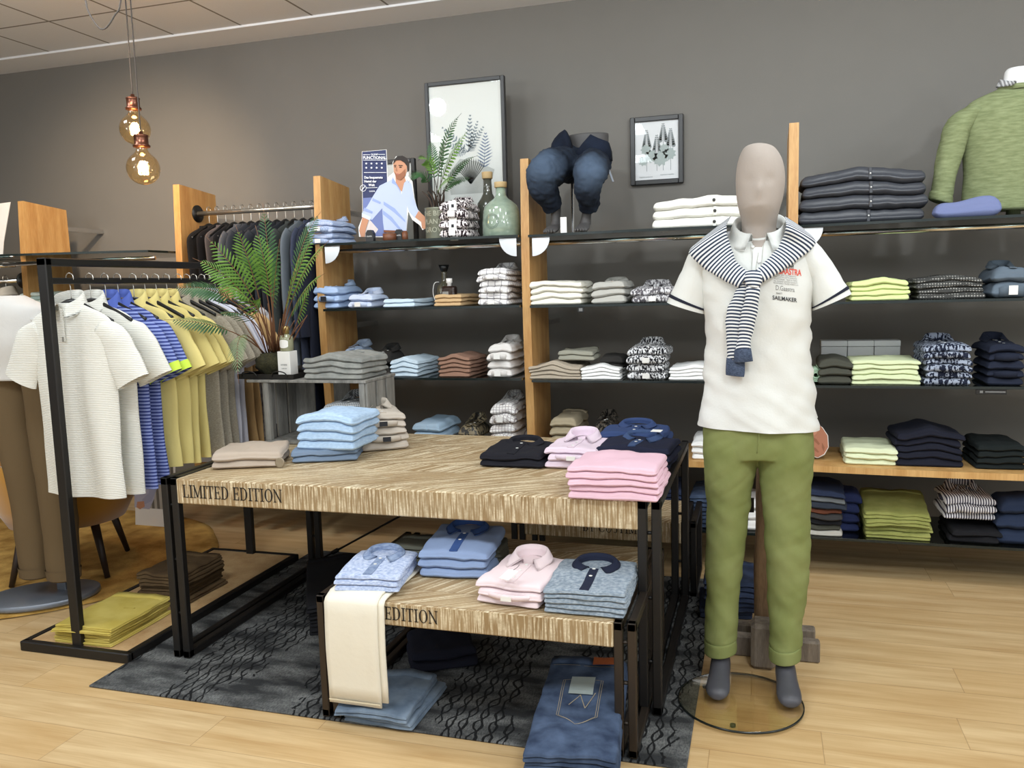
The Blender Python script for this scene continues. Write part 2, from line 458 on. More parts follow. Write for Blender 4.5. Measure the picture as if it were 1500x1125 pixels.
shelf_post(-3.2, 0, 2.03, 'tall beech shelf board left of the rail of dark jackets')
shelf_post(-2.30, 0, 2.02, 'beech shelf board between the suit rail and the blue shirts')
shelf_post(-1.14, 0, 2.03, 'beech shelf board directly below the seated denim half figure')
shelf_post(.13, -.0, 2.10, 'beech shelf board rising behind the white polo mannequin head')

def glass_shelf(name, x0, x1, z, label, yf=4.0, yb=4.46, bow=0, th=.012, rail=False, brk=(), yfl=None):
    t = thing(name, ((x0+x1)/2, (yf+yb)/2, z-th), 0, label, 'shelf', None)
    cx, cy = (x0+x1)/2, (yf+yb)/2; n = 14
    fr = []
    for k in range(n+1):
        a = k/n; y = yf if yfl is None else yfl+(yf-yfl)*a
        fr.append((x0+(x1-x0)*a-cx, y-bow*math.sin(PI*a)-cy))
    poly = fr+[(x1-cx, yb-cy), (x0-cx, yb-cy)]
    G().prism(poly, Matrix.Identity(4), th).build('pane', glass, t, False)
    g = G()
    for k in range(n): g.bar((*fr[k], th/2), (*fr[k+1], th/2), .003, th*1.02)
    g.build('front_edge', glass_edge, t, False)
    if rail:
        g = G().tube([(x0-cx, yf+.05-cy, -.03), (x1-cx, yf+.05-cy, -.03)], .012, 12); g.build('chrome_rail', chrome, t)
        for bx in brk:
            g = G(); po = [(0, 0)]+[(.09*math.cos(a), -.09*math.sin(a)) for a in [k*PI/2/8 for k in range(9)]]
            sx = 1 if bx < cx else -1
            M = Matrix.Translation(V((bx-cx+(.012 if sx > 0 else -.018), yf+.03-cy, -.002))) @ Matrix(((sx, 0, 0, 0), (0, 0, 1, 0), (0, 1, 0, 0), (0, 0, 0, 1)))
            g.prism(po, M, .006); g.build('shelf_bracket', chrome, t, False)
    return t
SH = {}   # surface heights per bay
for bay, x0, x1, zs in (('A', -2.272, -1.166, dict(s1=1.655, s2=1.308, s3=.938)), ('B', -1.114, .104, dict(s1=1.652, s2=1.304, s3=.93)), ('C', .156, 1.75, dict(s1=1.640, s2=1.293, s3=.913))):
    nm = {'A': 'left of the seated jeans', 'B': 'left of the mannequin', 'C': 'right of the mannequin'}[bay]
    for k, z in zs.items():
        SH[bay+k] = z
        desc = {'s1': 'top glass shelf with chrome rail', 's2': 'second glass shelf down', 's3': 'third glass shelf down'}[k]
        glass_shelf('glass_shelf', x0, x1, z, desc+', '+nm, bow=.05 if k == 's1' else 0, rail=(k == 's1'), brk=(x0, x1))
board = mat('oak_shelf_board', (214, 172, 112), .45, kind='wood', col2=(190, 144, 84), s=.8)
dark_board = mat('dark_shelf_glass', (34, 34, 30), .25)
for bay, x0, x1, nm in (('A', -2.272, -1.166, 'behind the big display table'), ('B', -1.114, .104, 'between big table and mannequin'), ('C', .156, 1.75, 'right of the mannequin')):
    SH[bay+'s4'] = .54; SH[bay+'s5'] = .20
    g = G(); th = .03; fr = []; cx = (x0+x1)/2
    for k in range(17): fr.append((x0+(x1-x0)*k/16-cx, 4.0-4.2-(.04*math.sin(PI*k/16) if bay == 'C' else 0)))
    g.prism(fr+[(x1-cx, .26), (x0-cx, .26)], Matrix.Identity(4), th)
    tag(g.build('wooden_shelf', board, None, False, (cx, 4.2, .51)), 'light oak shelf board '+nm, 'shelf')
for bay, x0, x1, nm in (('B', -1.114, .104, 'behind big table and mannequin'), ('C', .156, 1.75, 'right of the mannequin')):
    glass_shelf('glass_shelf', x0, x1, .20, 'lowest glass shelf above the floor '+nm)
# glass shelves of the two bays at the left
glass_shelf('glass_shelf', -4.30, -3.226, 1.655, 'glass shelf under the hanging bulbs, left of the suit rail', yf=3.82, yfl=3.56, bow=.03, rail=True)
glass_shelf('glass_shelf', -5.6, -4.36, 1.655, 'glass shelf at the far left edge under a white poster', yf=3.95, rail=True)
glass_shelf('glass_shelf', -4.30, -3.60, 1.28, 'glass shelf carrying mint and white tees behind the garment rack', yf=4.0)
glass_shelf('glass_shelf', -3.17, -2.33, .94, 'low glass shelf beneath the dark jackets behind the fern', yf=4.0)

# suit rail
rail_m = mat('brushed_steel', (205, 203, 196), .28, .9)
t = thing('clothes_rail', (-2.75, 4.2, 1.875), 0, 'brushed steel clothes rail above the dark jackets', 'clothes rail')
G().tube([(-.425, 0, 0), (.425, 0, 0)], .014, 14).build('rail_tube', rail_m, t)
for s in (-1, 1):
    g = G(); M = Matrix.Translation(V((s*.429, 0, 0))) @ Matrix.Rotation(s*PI/2, 4, 'Y')
    vs0 = len(g.v); g.lathe([(0, -.006), (.05, -.006), (.05, .002), (.03, .004), (.022, .018), (0, .018)], 24)
    g.v = [tuple(M @ V(v)*1) for v in g.v]; g.v = [((v[0]), v[1], v[2]) for v in g.v]
    g.build('wall_flange', black_pl, t)
t = thing('clothes_rail', (-4.9, 4.05, 1.52), 0, 'short chrome clothes rail at far left edge under glass', 'clothes rail')
G().tube([(-.5, 0, 0), (.545, 0, 0)], .013, 12).build('rail_tube', chrome, t)
g = G().lathe([(0, -.006), (.05, -.006), (.05, .002), (.022, .018), (0, .018)], 24); M = Matrix.Translation(V((.542, 0, 0))) @ Matrix.Rotation(-PI/2, 4, 'Y')
g.v = [tuple(M @ V(v)) for v in g.v]; g.build('wall_flange', black_pl, t)

# ------------------------------------------------------------------ rugs
def f_rug(nt, co, s, mth, noi, mx, ramp):
    f = ramp(noi(co, 5, (1, 2.5, 1), 6), .38, .66)
    f2 = ramp(noi(co, 90, (2.2, 1, 1), 3), .42, .6)
    c = mx(f, lin((46, 47, 48)), lin((122, 123, 122))); c = mx(mth('MULTIPLY', f2, .5), c, lin((40, 42, 45)))
    # chains of stretched loops running in depth
    wob = mth('MULTIPLY_ADD', noi(co, 9, None, 3), .06, s[0]); cell = .046
    ph = mth('MULTIPLY', s[1], 2*PI/.15); row = mth('DIVIDE', wob, cell)
    ln = None
    for sg in (1, -1):
        q = mth('ABSOLUTE', mth('SUBTRACT', mth('FRACT', mth('ADD', row, mth('MULTIPLY', mth('SINE', ph), .25*sg))), .5))
        q = mth('LESS_THAN', q, .085); ln = q if ln is None else mth('MAXIMUM', ln, q)
    band = mth('SINE', mth('MULTIPLY_ADD', noi(co, 2.2, None, 2), 7.0, mth('MULTIPLY', s[0], 2*PI/.52)))
    bm = mth('GREATER_THAN', mth('MULTIPLY_ADD', noi(co, 26, None, 2), 1.2, band), .55)
    return mx(mth('MULTIPLY', mth('MULTIPLY', ln, bm), .96), c, lin((9, 10, 13))), noi(co, 300, det=1), .003
rug_m = node_mat('grey_black_woven_rug', f_rug, .95)
rx0, rx1, ry0, ry1 = -2.33, -.2, 2.277, 3.86
g = G().box((0, 0, .004), (rx1-rx0, ry1-ry0, .008), bev=.003)
tag(g.build('area_rug', rug_m, None, False, ((rx0+rx1)/2, (ry0+ry1)/2, 0)), 'dark grey rug with black net pattern under the tables', 'rug')
def f_tan(nt, co, s, mth, noi, mx, ramp):
    return mx(ramp(noi(co, 9, (1, 1, 1), 5), .35, .7), lin((206, 166, 92)), lin((150, 112, 52))), noi(co, 60, det=4), .01
g = G(); vs = []; n = 72
for ring, (rr, z) in enumerate([(1, .004), (1.0, .012), (.96, .02), (.7, .021), (.35, .02)]):
    for k in range(n):
        a = 2*PI*k/n; jt = 1+.025*noise.noise(V((math.cos(a)*3, math.sin(a)*3, 0)))
        vs.append((rr*1.12*jt*math.cos(a), rr*.92*jt*math.sin(a), z+.003*noise.noise(V((math.cos(a)*rr*6, math.sin(a)*rr*6, 1)))))
fs = [(r*n+k, r*n+(k+1) % n, (r+1)*n+(k+1) % n, (r+1)*n+k) for r in range(4) for k in range(n)]; fs.append(tuple(4*n+k for k in range(n)))
g.add(vs, fs); tag(g.build('round_rug', node_mat('tan_shaggy_rug', f_tan, 1), None, True, (-3.92, 3.42, 0)), 'round tan shaggy rug under the mustard armchair', 'rug')

# ------------------------------------------------------------------ tables
def f_table(nt, co, s, mth, noi, mx, ramp):
    # whitewashed mango wood: fine upright reeds on the apron, slanted ribs in planks on the top
    ge = nt.nodes.new('ShaderNodeNewGeometry'); sn = nt.nodes.new('ShaderNodeSeparateXYZ'); nt.links.new(ge.outputs['Normal'], sn.inputs[0])
    up = mth('GREATER_THAN', sn.outputs[2], .5)
    row = mth('DIVIDE', s[1], .118); rid = mth('FLOOR', row)
    flip = mth('GREATER_THAN', mth('FRACT', mth('MULTIPLY', rid, .37)), .45)
    slant = mth('ADD', s[0], mth('MULTIPLY', s[1], mth('MULTIPLY_ADD', flip, -1.1, -.55)))
    co_ = mth('ADD', mth('MULTIPLY', slant, up), mth('MULTIPLY', s[0], mth('SUBTRACT', 1, up)))
    cb = nt.nodes.new('ShaderNodeCombineXYZ'); nt.links.new(mth('MULTIPLY', co_, mth('MULTIPLY_ADD', up, -.42, 1)), cb.inputs[0]); nt.links.new(mth('MULTIPLY', rid, mth('MULTIPLY', up, 3.1)), cb.inputs[1]); nt.links.new(s[2], cb.inputs[2])
    reed = noi(cb.outputs[0], 150, (1, 1, .06), 3)
    f = ramp(reed, .45, .60)
    wash = ramp(noi(co, 14, (1, 1, 2.2), 5), .3, .72); brk = ramp(noi(co, 120, None, 2), .3, .6)
    f = mth('MULTIPLY', mth('MULTIPLY', f, mth('MULTIPLY_ADD', wash, .6, .5)), mth('MULTIPLY_ADD', brk, .5, .6))
    patch = ramp(noi(co, 6, (1, 1, 1), 5), .3, .7)
    c = mx(f, mx(patch, lin((164, 140, 104)), lin((142, 116, 80))), lin((222, 208, 178)))
    rim = mth('LESS_THAN', mth('FRACT', row), .035); c = mx(mth('MULTIPLY', mth('MULTIPLY', rim, up), .5), c, lin((112, 86, 56)))
    return c, reed, .0008
table_m = node_mat('whitewashed_mango_wood', f_table, .6)

LET = {  # narrow serif capitals drawn as strokes: boxes (x, y, w, h) and slants (x0, y0, x1, y1, w)
    'L': (.62, [(0.1, 0, .12, 1), (0, 0, .58, .05), (0, .95, .32, .05), (.54, 0, .05, .25)], []),
    'I': (.36, [(.12, 0, .12, 1), (0, 0, .36, .05), (0, .95, .36, .05)], []),
    'M': (.95, [(.1, 0, .05, 1), (.76, 0, .12, 1), (0, 0, .26, .05), (.66, 0, .3, .05), (0, .95, .2, .05), (.76, .95, .2, .05)], [(.1, 1, .44, .05, .12), (.44, .05, .8, 1, .05)]),
    'T': (.7, [(.29, 0, .12, 1), (.19, 0, .32, .05), (0, .95, .7, .05), (0, .75, .05, .22), (.65, .75, .05, .22)], []),
    'E': (.64, [(.1, 0, .12, 1), (0, 0, .6, .05), (0, .95, .58, .05), (.2, .48, .25, .05), (.43, .38, .05, .24), (.55, 0, .05, .25), (.53, .77, .05, .2)], []),
    'D': (.8, [(.1, 0, .12, 1), (0, 0, .4, .05), (0, .95, .4, .05)], 'D'),
    'O': (.82, [], 'O'),
    'N': (.85, [(.1, 0, .05, 1), (.7, 0, .05, 1), (0, 0, .26, .05), (.6, .95, .26, .05), (0, .95, .16, .05)], [(.1, 1, .74, 0, .13)]),
    'B': (.66, [(.1, 0, .12, 1), (0, 0, .4, .05), (0, .95, .4, .05)], 'B'), 'Y': (.7, [(.29, 0, .12, .45), (.19, 0, .32, .05)], [(.02, 1, .35, .42, .1), (.68, 1, .35, .42, .05)]),
    'C': (.75, [], 'C'), 'S': (.6, [], 'S'), 'U': (.8, [(.08, .25, .1, .72), (.66, .25, .05, .72), (0, .95, .28, .05), (.55, .95, .28, .05)], 'U'), ' ': (.3, [], []), '.': (.3, [(.08, -.02, .12, .12)], [])}
def serif_text(g, s, h, x0, y, z0, narrow=.85, gap=.08):
    x = x0; th = .0012
    def quad(p):
        g.prism(p, Matrix.Translation(V((0, y, 0))) @ Matrix(((1, 0, 0, 0), (0, 0, 1, 0), (0, 1, 0, 0), (0, 0, 0, 1))), -th)
    def ring(cx, cy, rx, ry, a0, a1, w=.11, n=14):
        for k in range(n):
            a, b = a0+(a1-a0)*k/n, a0+(a1-a0)*(k+1)/n
            def pt(a, o):
                ww = (w if o else 0)*(abs(math.cos(a))*.85+.35)
                return (x+(cx+(rx-ww)*math.cos(a))*h*narrow, z0+(cy+(ry-(.05 if o else 0))*math.sin(a))*h)
            quad([pt(a, 0), pt(b, 0), pt(b, 1), pt(a, 1)])
    for ch in s:
        wd, bx, sl = LET[ch]
        for (a, b, w, hh) in bx: quad([(x+a*h*narrow, z0+b*h), (x+(a+w)*h*narrow, z0+b*h), (x+(a+w)*h*narrow, z0+(b+hh)*h), (x+a*h*narrow, z0+(b+hh)*h)])
        if sl == 'D': ring(.3, .5, .46, .5, -PI/2, PI/2, .13)
        elif sl == 'O': ring(.41, .5, .4, .51, 0, 2*PI, .13, 24)
        elif sl == 'C': ring(.41, .5, .4, .51, .7, 2*PI-.7, .13, 20)
        elif sl == 'U': ring(.395, .3, .31, .32, PI, 2*PI, .08)
        elif sl == 'B': ring(.3, .74, .26, .26, -PI/2, PI/2); ring(.3, .26, .32, .27, -PI/2, PI/2)
        elif sl == 'S': ring(.28, .74, .24, .26, .3, 1.5*PI, .1); ring(.28, .26, .26, .27, -PI*.75, PI/2, .1)
        elif sl:
            for (a, b, c, d, w) in sl:
                quad([(x+(a-w/2)*h*narrow, z0+b*h), (x+(a+w/2)*h*narrow, z0+b*h), (x+(c+w/2)*h*narrow, z0+d*h), (x+(c-w/2)*h*narrow, z0+d*h)])
        x += (wd+gap)*h*narrow
    return x
ink = mat('black_lettering', (26, 20, 16), .7)

def display_table(x0, x1, y0, y1, z, ap, steel_m, label, words=None, wx=.02, wz=.02, wh=.05, name='display_table', base_rail=True, fw=.03, feet=.0, wstart=None):
    cx, cy = (x0+x1)/2, (y0+y1)/2
    t = thing(name, (cx, cy, feet), 0, label, 'table')
    fo = .085                                             # width of a doubled end frame
    tw = (x1-x0)-2*(fw*.9)
    H = z-feet
    g = G().box((0, 0, H-ap/2-.001), (tw-.03, y1-y0, ap-.002), bev=.004); g.build('table_top', table_m, t, False)
    for s in (-1, 1):
        for k in range(2):
            X = s*((x1-x0)/2-fw*1.0-k*0-.0) - (0) + s*(k*(fw+.014))
            g = G(); a, b = -(y1-y0)/2, (y1-y0)/2
            g.bar((X, a+fw/2, 0), (X, a+fw/2, H), fw); g.bar((X, b-fw/2, 0), (X, b-fw/2, H), fw)
            g.bar((X, a, H-fw/2), (X, b, H-fw/2), fw)
            if base_rail: g.bar((X, a, fw/2+.002), (X, b, fw/2+.002), fw)
            g.build('end_frame', steel_m, t, False)
        g = G(); X = s*((x1-x0)/2-fw+.5*(fw+.014))
        for yy in (-(y1-y0)/2+fw/2, (y1-y0)/2-fw/2):
            for zz in (H*.25, H*.55, H*.85): g.tube([(X-.012, yy, zz), (X+.012, yy, zz)], .006, 8)
        g.build('spacer_bolt', steel_m, t)
    if words:
        g = G(); serif_text(g, words, wh, -(tw)/2+wx+.015, -(y1-y0)/2-.0008, H-ap+wz); g.build('lettering', ink, t, False)
    return t
# big table
TZ = .72
display_table(-2.15, -.33, 2.547, 3.58, TZ, .097, steel, 'large whitewashed wooden display table lettered LIMITED EDITION', 'LIMITED EDITION', .03, .026, .048, feet=.008)
# small table in front, pushed half under the big one
bt_ = [o for o in COL.objects if o.name.startswith('display_table') and o.type == 'EMPTY'][0]
L_ = V((-2.12+1.24, 3.565-3.0635, .04)) ; A_ = V((-.93, .50, .03)); B_ = V((.1, .50, .60))
G().tube([A_, B_], .005, 8).build('cross_brace', steel, bt_); G().tube([A_.lerp(B_, .12), A_.lerp(B_, .15)], .011, 10).build('turnbuckle', steel, bt_)
SZ = .424
display_table(-1.355, -.37, 2.285, 3.0, SZ, .078, bronze_steel, 'small low wooden display table with EDITION lettering in front', None, fw=.026, feet=.008)
# low table behind
t3 = display_table(-1.1, -.30, 3.62, 4.0, .345, .1, steel, 'low dark lettered wooden table behind the big table', 'BY CUSTIM', .28, .034, .045, feet=.0, fw=.026)
# ------------------------------------------------------------------ folded garments
def collar(g, cx, cy, z, rx, ry, sh=.026, lw=.036, pt=.03, mi=0, a1=2.8, facing=-1, rise=0, flat=1.0, drop=0.0):
    """shirt collar round an oval neck: stand, fold, leaf; points to the facing*y side.
    drop > 0 lets the leaf hang below the neckline (worn or hanging shirts)"""
    n = 30; rows = 7; vs = []
    for k in range(n+1):
        a = -a1+2*a1*k/n; q = abs(a)/a1; e = max(0, (q-.45)/.55); e = e*e*(3-2*e); tip = max(0, (q-.8)/.2)
        dx, dy = math.sin(a), -facing*math.cos(a)
        Lh = .012+(lw+pt*tip-.012)*e*(1-.35*(drop > 0)); od = V((dx, dy, 0)); fw = V((dx*.9+math.copysign(.35, a), facing, 0)).normalized(); od = (od*(1-e*.75)+fw*e*.75).normalized()
        b = V((cx+rx*dx, cy+ry*dy, z+rise*(.5+.5*math.cos(a*PI/a1))))
        h = sh*(1-.45*e)
        zo = h*.12*(1-e)+.004-drop*(.45+.55*e)
        for P in (b, b+od*(-.002)+V((0, 0, h*.6)), b+od*.001+V((0, 0, h)), b+od*.006+V((0, 0, h*1.03)), b+od*(.008+Lh*.3)+V((0, 0, h+(zo-h)*.32)), b+od*(.008+Lh*.68)+V((0, 0, h+(zo-h)*.7)), b+od*(.008+Lh)+V((0, 0, zo))): vs.append(P)
    th = .0022; N = len(vs)
    fs = []
    for k in range(n):
        for r in range(rows-1):
            a = k*rows+r; fs.append((a, a+1, a+rows+1, a+rows))
    # second skin for thickness
    vs2 = [v+V((0, 0, -th)) + V((-(v.x-cx), -(v.y-cy), 0)).normalized()*(th if i % rows < 3 else -0.0) for i, v in enumerate(vs)]
    fs2 = [tuple(N+i for i in f[::-1]) for f in fs]
    bd = []
    for k in range(n): bd += [((k+1)*rows, k*rows), (k*rows+rows-1, (k+1)*rows+rows-1)]
    for r in range(rows-1): bd += [(r, r+1), (n*rows+r+1, n*rows+r)]
    fs3 = [(a, b, N+b, N+a) for a, b in bd]
    g.add(vs+vs2, fs+fs2+fs3, mi)
    return g
def band(g, W, h, z, y0, bulge=.022, mi=0):
    """a buttoned collar band seen from the front: a low curved strip"""
    n = 18; vs = []
    for k in range(n+1):
        a = -1+2*k/n; x = a*W/2; y = y0-bulge*(1-a*a)
        for (dy, dz) in ((0, 0), (-.004, h*.5), (0, h*(1-.25*a*a)), (.006, h*(1-.25*a*a)), (.008, 0)): vs.append((x, y+dy, z+dz))
    fs = [(k*5+r, (k+1)*5+r, (k+1)*5+(r+1) % 5, k*5+(r+1) % 5) for k in range(n) for r in range(5)]
    fs += [tuple(range(5)), tuple(n*5+r for r in range(4, -1, -1))]
    g.add(vs, fs, mi); return g
button_m = mat('pearl_button', (225, 225, 222), .3); dark_button = mat('dark_button', (40, 38, 36), .4)
label_m = mat('woven_label', (235, 234, 230), .7); dark_label = mat('black_woven_label', (24, 26, 34), .7)
POS = {1: ['single'], 2: ['upper', 'lower'], 3: ['top', 'middle', 'bottom'], 4: ['topmost', 'second from top', 'third from top', 'bottom'],
       5: ['topmost', 'second from top', 'middle', 'second from bottom', 'bottom'], 6: ['topmost', 'second from top', 'third from top', 'third from bottom', 'second from bottom', 'bottom'],
       7: ['topmost', 'second from top', 'third from top', 'middle', 'third from bottom', 'second from bottom', 'bottom'],
       8: ['topmost', 'second from top', 'third from top', 'fourth from top', 'fourth from bottom', 'third from bottom', 'second from bottom', 'bottom']}
CAT = {'tee': 't-shirt', 'sweater': 'sweater', 'polo': 'polo shirt', 'shirt': 'shirt', 'trousers': 'trousers', 'jeans': 'jeans', 'jacket': 'jacket', 'cardigan': 'cardigan', 'pack': 'shirt'}
NAME = {'tee': 'folded_tee', 'sweater': 'folded_sweater', 'polo': 'folded_polo', 'shirt': 'folded_shirt', 'trousers': 'folded_trousers', 'jeans': 'folded_jeans', 'jacket': 'folded_jacket', 'cardigan': 'folded_cardigan', 'pack': 'folded_shirt'}
SEED = [1]
def stack(desc, place, kind, m, n, base, W, D, H, rz=0, hump=0.0, jit=1.0, cm=None, opt='', lab=None, backlift=0, mats=None, group=None, slide=0, hs=None):
    """n folded garments; base = middle of the front edge on the surface, world"""
    seed = SEED[0]; SEED[0] += 13; base = V(base); R = Matrix.Rotation(rz, 3, 'Z')
    hs = hs or [H/n]*n; z0 = 0
    jx = [rnd.uniform(-1, 1)*.004*jit for _ in range(n)]; jy = [rnd.uniform(-.5, 1)*.006*jit for _ in range(n)]; jr = [rnd.uniform(-1, 1)*.014*jit for _ in range(n)]; jw = [1-rnd.uniform(0, .035)*jit for _ in range(n)]
    group = group or f'{desc}s {place}'
    tot = sum(hs)
    def surf(i, x, y):
        hz = sum(hs[:i]); q = hz/tot
        gx = math.exp(-(x/(W*.22))**2)
        e = q*hump*gx*(1-.4*y/D) + q*backlift*(y/D)
        nn = (noise.noise(V((x*9+seed, y*9, i*.35)))*.35+noise.noise(V((x*26+seed, y*17, i*.8)))*.16)*min(hs[min(i, n-1)], .03)*(1 if i else 0)
        edge = -(q**1.0)*.10*tot*max(0, (abs(x)/(W/2))-.55)/.45*.5
        return hz+e+nn+edge
    for i in range(n):
        mm = m if mats is None else mats[i % len(mats)]
        h = hs[i]; Wi, Di = W*jw[i], D
        off = V((jx[i]+slide*i, jy[i], 0)); loc = base+R @ off
        cs, sn = math.cos(jr[i]), math.sin(jr[i])
        def S(k, x, y): return surf(k, x*cs-y*sn+off.x, x*sn+y*cs+off.y)
        top = lambda x, y: S(i+1, x, y)-.0008
        bot = lambda x, y: S(i, x, y)+(.0003 if i else 0)
        is_top = i == n-1
        label = f'{desc}, {POS[n][n-1-i]} {"one" if n == 1 else "in stack"} {place}' if n > 1 else f'{desc} {place}'
        parts = kind in ('shirt', 'polo', 'pack', 'jeans', 'trousers', 'jacket', 'cardigan') and (is_top or kind in ('shirt', 'pack', 'jacket', 'cardigan') or opt.find('tag') >= 0)
        fine = (20, 14) if is_top else (14, 8)
        def body(g):
            if kind in ('trousers', 'jeans') and 'single' not in opt:
                mid = lambda x, y: bot(x, y)*.5+top(x, y)*.5+.0015*math.sin(x*40+seed)
                g.slab(Wi, Di, bot, mid, h*.25, seed=seed+i, nx=fine[0]-4, ny=fine[1]-3)
                g.slab(Wi*.985, Di*.99, lambda x, y: mid(x, y)+.0003, top, h*.25, seed=seed+i+.5, nx=fine[0]-4, ny=fine[1]-3)
            else: g.slab(Wi, Di, bot, top, h*.5, seed=seed+i, nx=fine[0], ny=fine[1], jag=.0035)
            return g
        if not parts:
            o = body(G()).build(NAME[kind], mm, None, True, loc, rz+jr[i]); tag(o, label, CAT[kind], group); continue
        t = thing(NAME[kind], loc, rz+jr[i], label, CAT[kind], group)
        body(G()).build('folded_body', mm, t)
        c2 = cm or mm
        turned = kind in ('shirt', 'pack') and (n-1-i) % 2 == 1
        zt = top(0, D*.3)
        if kind in ('shirt', 'pack', 'polo') and is_top:
            ny = Di*.80; sh = .034 if kind != 'polo' else .02; zc = top(0, ny)
            g = collar(G(), 0, ny, zc-.004, min(.056, W*.23), .042, sh=sh, lw=.034 if kind != 'polo' else .028, pt=.028 if kind != 'polo' else .016, rise=.008)
            g.build('collar', c2, t)
            g = G(); L0, L1 = Di*.03, ny-.05; k = 10; wd = .014
            vs = []; 
            for q in range(k+1):
                y = L0+(L1-L0)*q/k
                for x in (-wd, wd): vs.append((x, y, top(x, y)+.0022))
                for x in (wd, -wd): vs.append((x, y, top(x, y)-.002))
            fs = [(q*4+a, q*4+(a+1) % 4, (q+1)*4+(a+1) % 4, (q+1)*4+a) for q in range(k) for a in range(4)]+[(0, 3, 2, 1), (k*4, k*4+1, k*4+2, k*4+3)]
            g.add(vs, [f[::-1] for f in fs]); g.build('placket', c2, t, False)
            for q in range(3 if kind != 'polo' else 2):
                y = ny-.055-q*.06
                if y > .02:
                    G().lathe([(0, 0), (.0055, 0), (.0058, .0012), (.0045, .002), (0, .0016)], 12, (0, y, top(0, y)+.0022)).build('button', dark_button if 'db' in opt else button_m, t)
        elif kind in ('shirt', 'pack') and turned:
            bw = W*.62; zb = bot(0, .01)+h*.12; band(G(), bw, h*.8, zb, .002, .02).build('collar_band', c2, t)
            lm = dark_label if 'dark' in (lab or '') else label_m
            if lab is not None:
                G().box((0, -.0275, zb+h*.42), (.034, .0016, h*.62)).build('neck_label', lm, t, False)
        elif kind in ('trousers', 'jeans') and is_top:
            g = G(); y = Di-.03
            vs = []; k = 12
            for q in range(k+1):
                x = -Wi*.46+Wi*.92*q/k
                vs += [(x, y-.02, top(x, y-.02)+.003), (x, y+.022, top(x, y)+.0035), (x, y+.022, top(x, y)-.004), (x, y-.02, top(x, y-.02)-.004)]
            fs = [(q*4+a, (q+1)*4+a, (q+1)*4+(a+1) % 4, q*4+(a+1) % 4) for q in range(k) for a in range(4)]+[(0, 1, 2, 3), (k*4+3, k*4+2, k*4+1, k*4)]
            g.add(vs, fs); g.build('waistband', c2, t)
            if 'pocket' not in opt and kind == 'trousers':
                G().box((Wi*.2, Di*.55, top(Wi*.2, Di*.55)+.0005), (.05, .006, .002), rz=.1).build('pocket_welt', c2, t, False)
        elif kind in ('jacket', 'cardigan'):
            xx = Wi*.06; g = G(); g.box((xx, .001, (top(xx, .01)+bot(xx, .01))/2), (.014, .006, h*.92), bev=.002); g.build('zip_placket' if kind == 'jacket' else 'button_placket', c2, t, False)
            if kind == 'cardigan' and cm is not None: pass
            mb = MATS['dark_button'] if kind == 'cardigan' else MATS['pearl_button']
            M = Matrix.Translation(V((xx, -.0045, (top(xx, .01)+bot(xx, .01))/2))) @ Matrix.Rotation(PI/2, 4, 'X')
            g = G().lathe([(0, 0), (.007, 0), (.0075, .0016), (.0045, .0024), (0, .0018)] if kind == 'cardigan' else [(0, 0), (.0035, 0), (.0035, .0016), (0, .002)], 14); g.v = [tuple(M @ V(v)) for v in g.v]; g.build('button', mb, t)
        if 'tag' in opt and i < n:
            G().box((W*.02, -.004-.001*i, bot(0, .01)+h*.3), (.042, .0012, .055)).build('price_tag', label_m, t, False)
            G().box((W*.02, -.0052-.001*i, bot(0, .01)+h*.34), (.014, .0006, .016)).build('tag_emblem', dark_label, t, False)
    return base

def on_shelf(desc, place, kind, m, n, xl, xr, yt, bay, D=.3, dy=.03, ybase=None, **k):
    """put a stack on a shelf, between two photo columns"""
    z = SH[bay]; Yf = 4.0+dy; mid = (xl+xr)/2
    def XX(px, Y): return at(px, 500, Y=Y).x
    if XX(mid, Yf) < .1: a, b = XX(xl, Yf), XX(xr, Yf+D)
    else: a, b = XX(xl, Yf+D), XX(xr, Yf)
    if b-a < .12: D = .2; a, b = XX(xl, Yf), XX(xr, Yf+D)
    W = max(b-a, .12)
    H = at(mid, yt, Y=Yf+(D*.6 if z < 1.4 else 0)).z - z
    H = max(H, .012*n)
    return stack(desc, place, kind, m, n, ((a+b)/2, Yf, z), W, D, H, **k)

F = fabric
lb = F('light_blue_cotton', (170, 196, 226), kind='melange', col2=(184, 208, 236))
sb = F('sky_blue_poplin', (160, 186, 226), bump=.2); pb = F('pale_blue_cotton', (188, 210, 226))
tanc = F('tan_cotton', (196, 160, 112)); wchk = F('white_windowpane_check', (232, 230, 228), kind='check', col2=(176, 172, 176), s=28)
cream = F('cream_knit', (226, 222, 206)); greyp = F('stone_grey_pique', (176, 174, 166)); gprint = F('grey_floral_print', (206, 204, 206), kind='print', col2=(96, 92, 98), s=1.3)
lime = F('lime_cotton', (206, 220, 142)); dkpat = F('charcoal_dotted_cotton', (62, 62, 60), kind='dots', col2=(150, 148, 142), s=90); bgs = F('blue_grey_poplin', (92, 106, 120))
grden = F('washed_grey_denim', (122, 124, 120), kind='denim', col2=(150, 150, 144), s=2); blk = F('black_poplin', (44, 42, 40))
brown = F('cocoa_brown_cotton', (146, 108, 88)); wst = F('white_grey_poplin', (214, 210, 206)); taupe = F('taupe_chino', (170, 156, 136)); olgr = F('grey_green_chino', (150, 148, 132))
white = F('optic_white_cotton', (236, 236, 234)); bwp = F('black_white_leaf_print', (34, 34, 40), kind='print', col2=(216, 216, 218), s=1.5)
mint = F('mint_knit', (166, 200, 168)); dolive = F('dark_olive_cotton', (70, 70, 60)); pgreen = F('pale_green_knit', (206, 216, 168)); navp = F('navy_leaf_print', (28, 34, 54), kind='print', col2=(150, 160, 180), s=1.1)
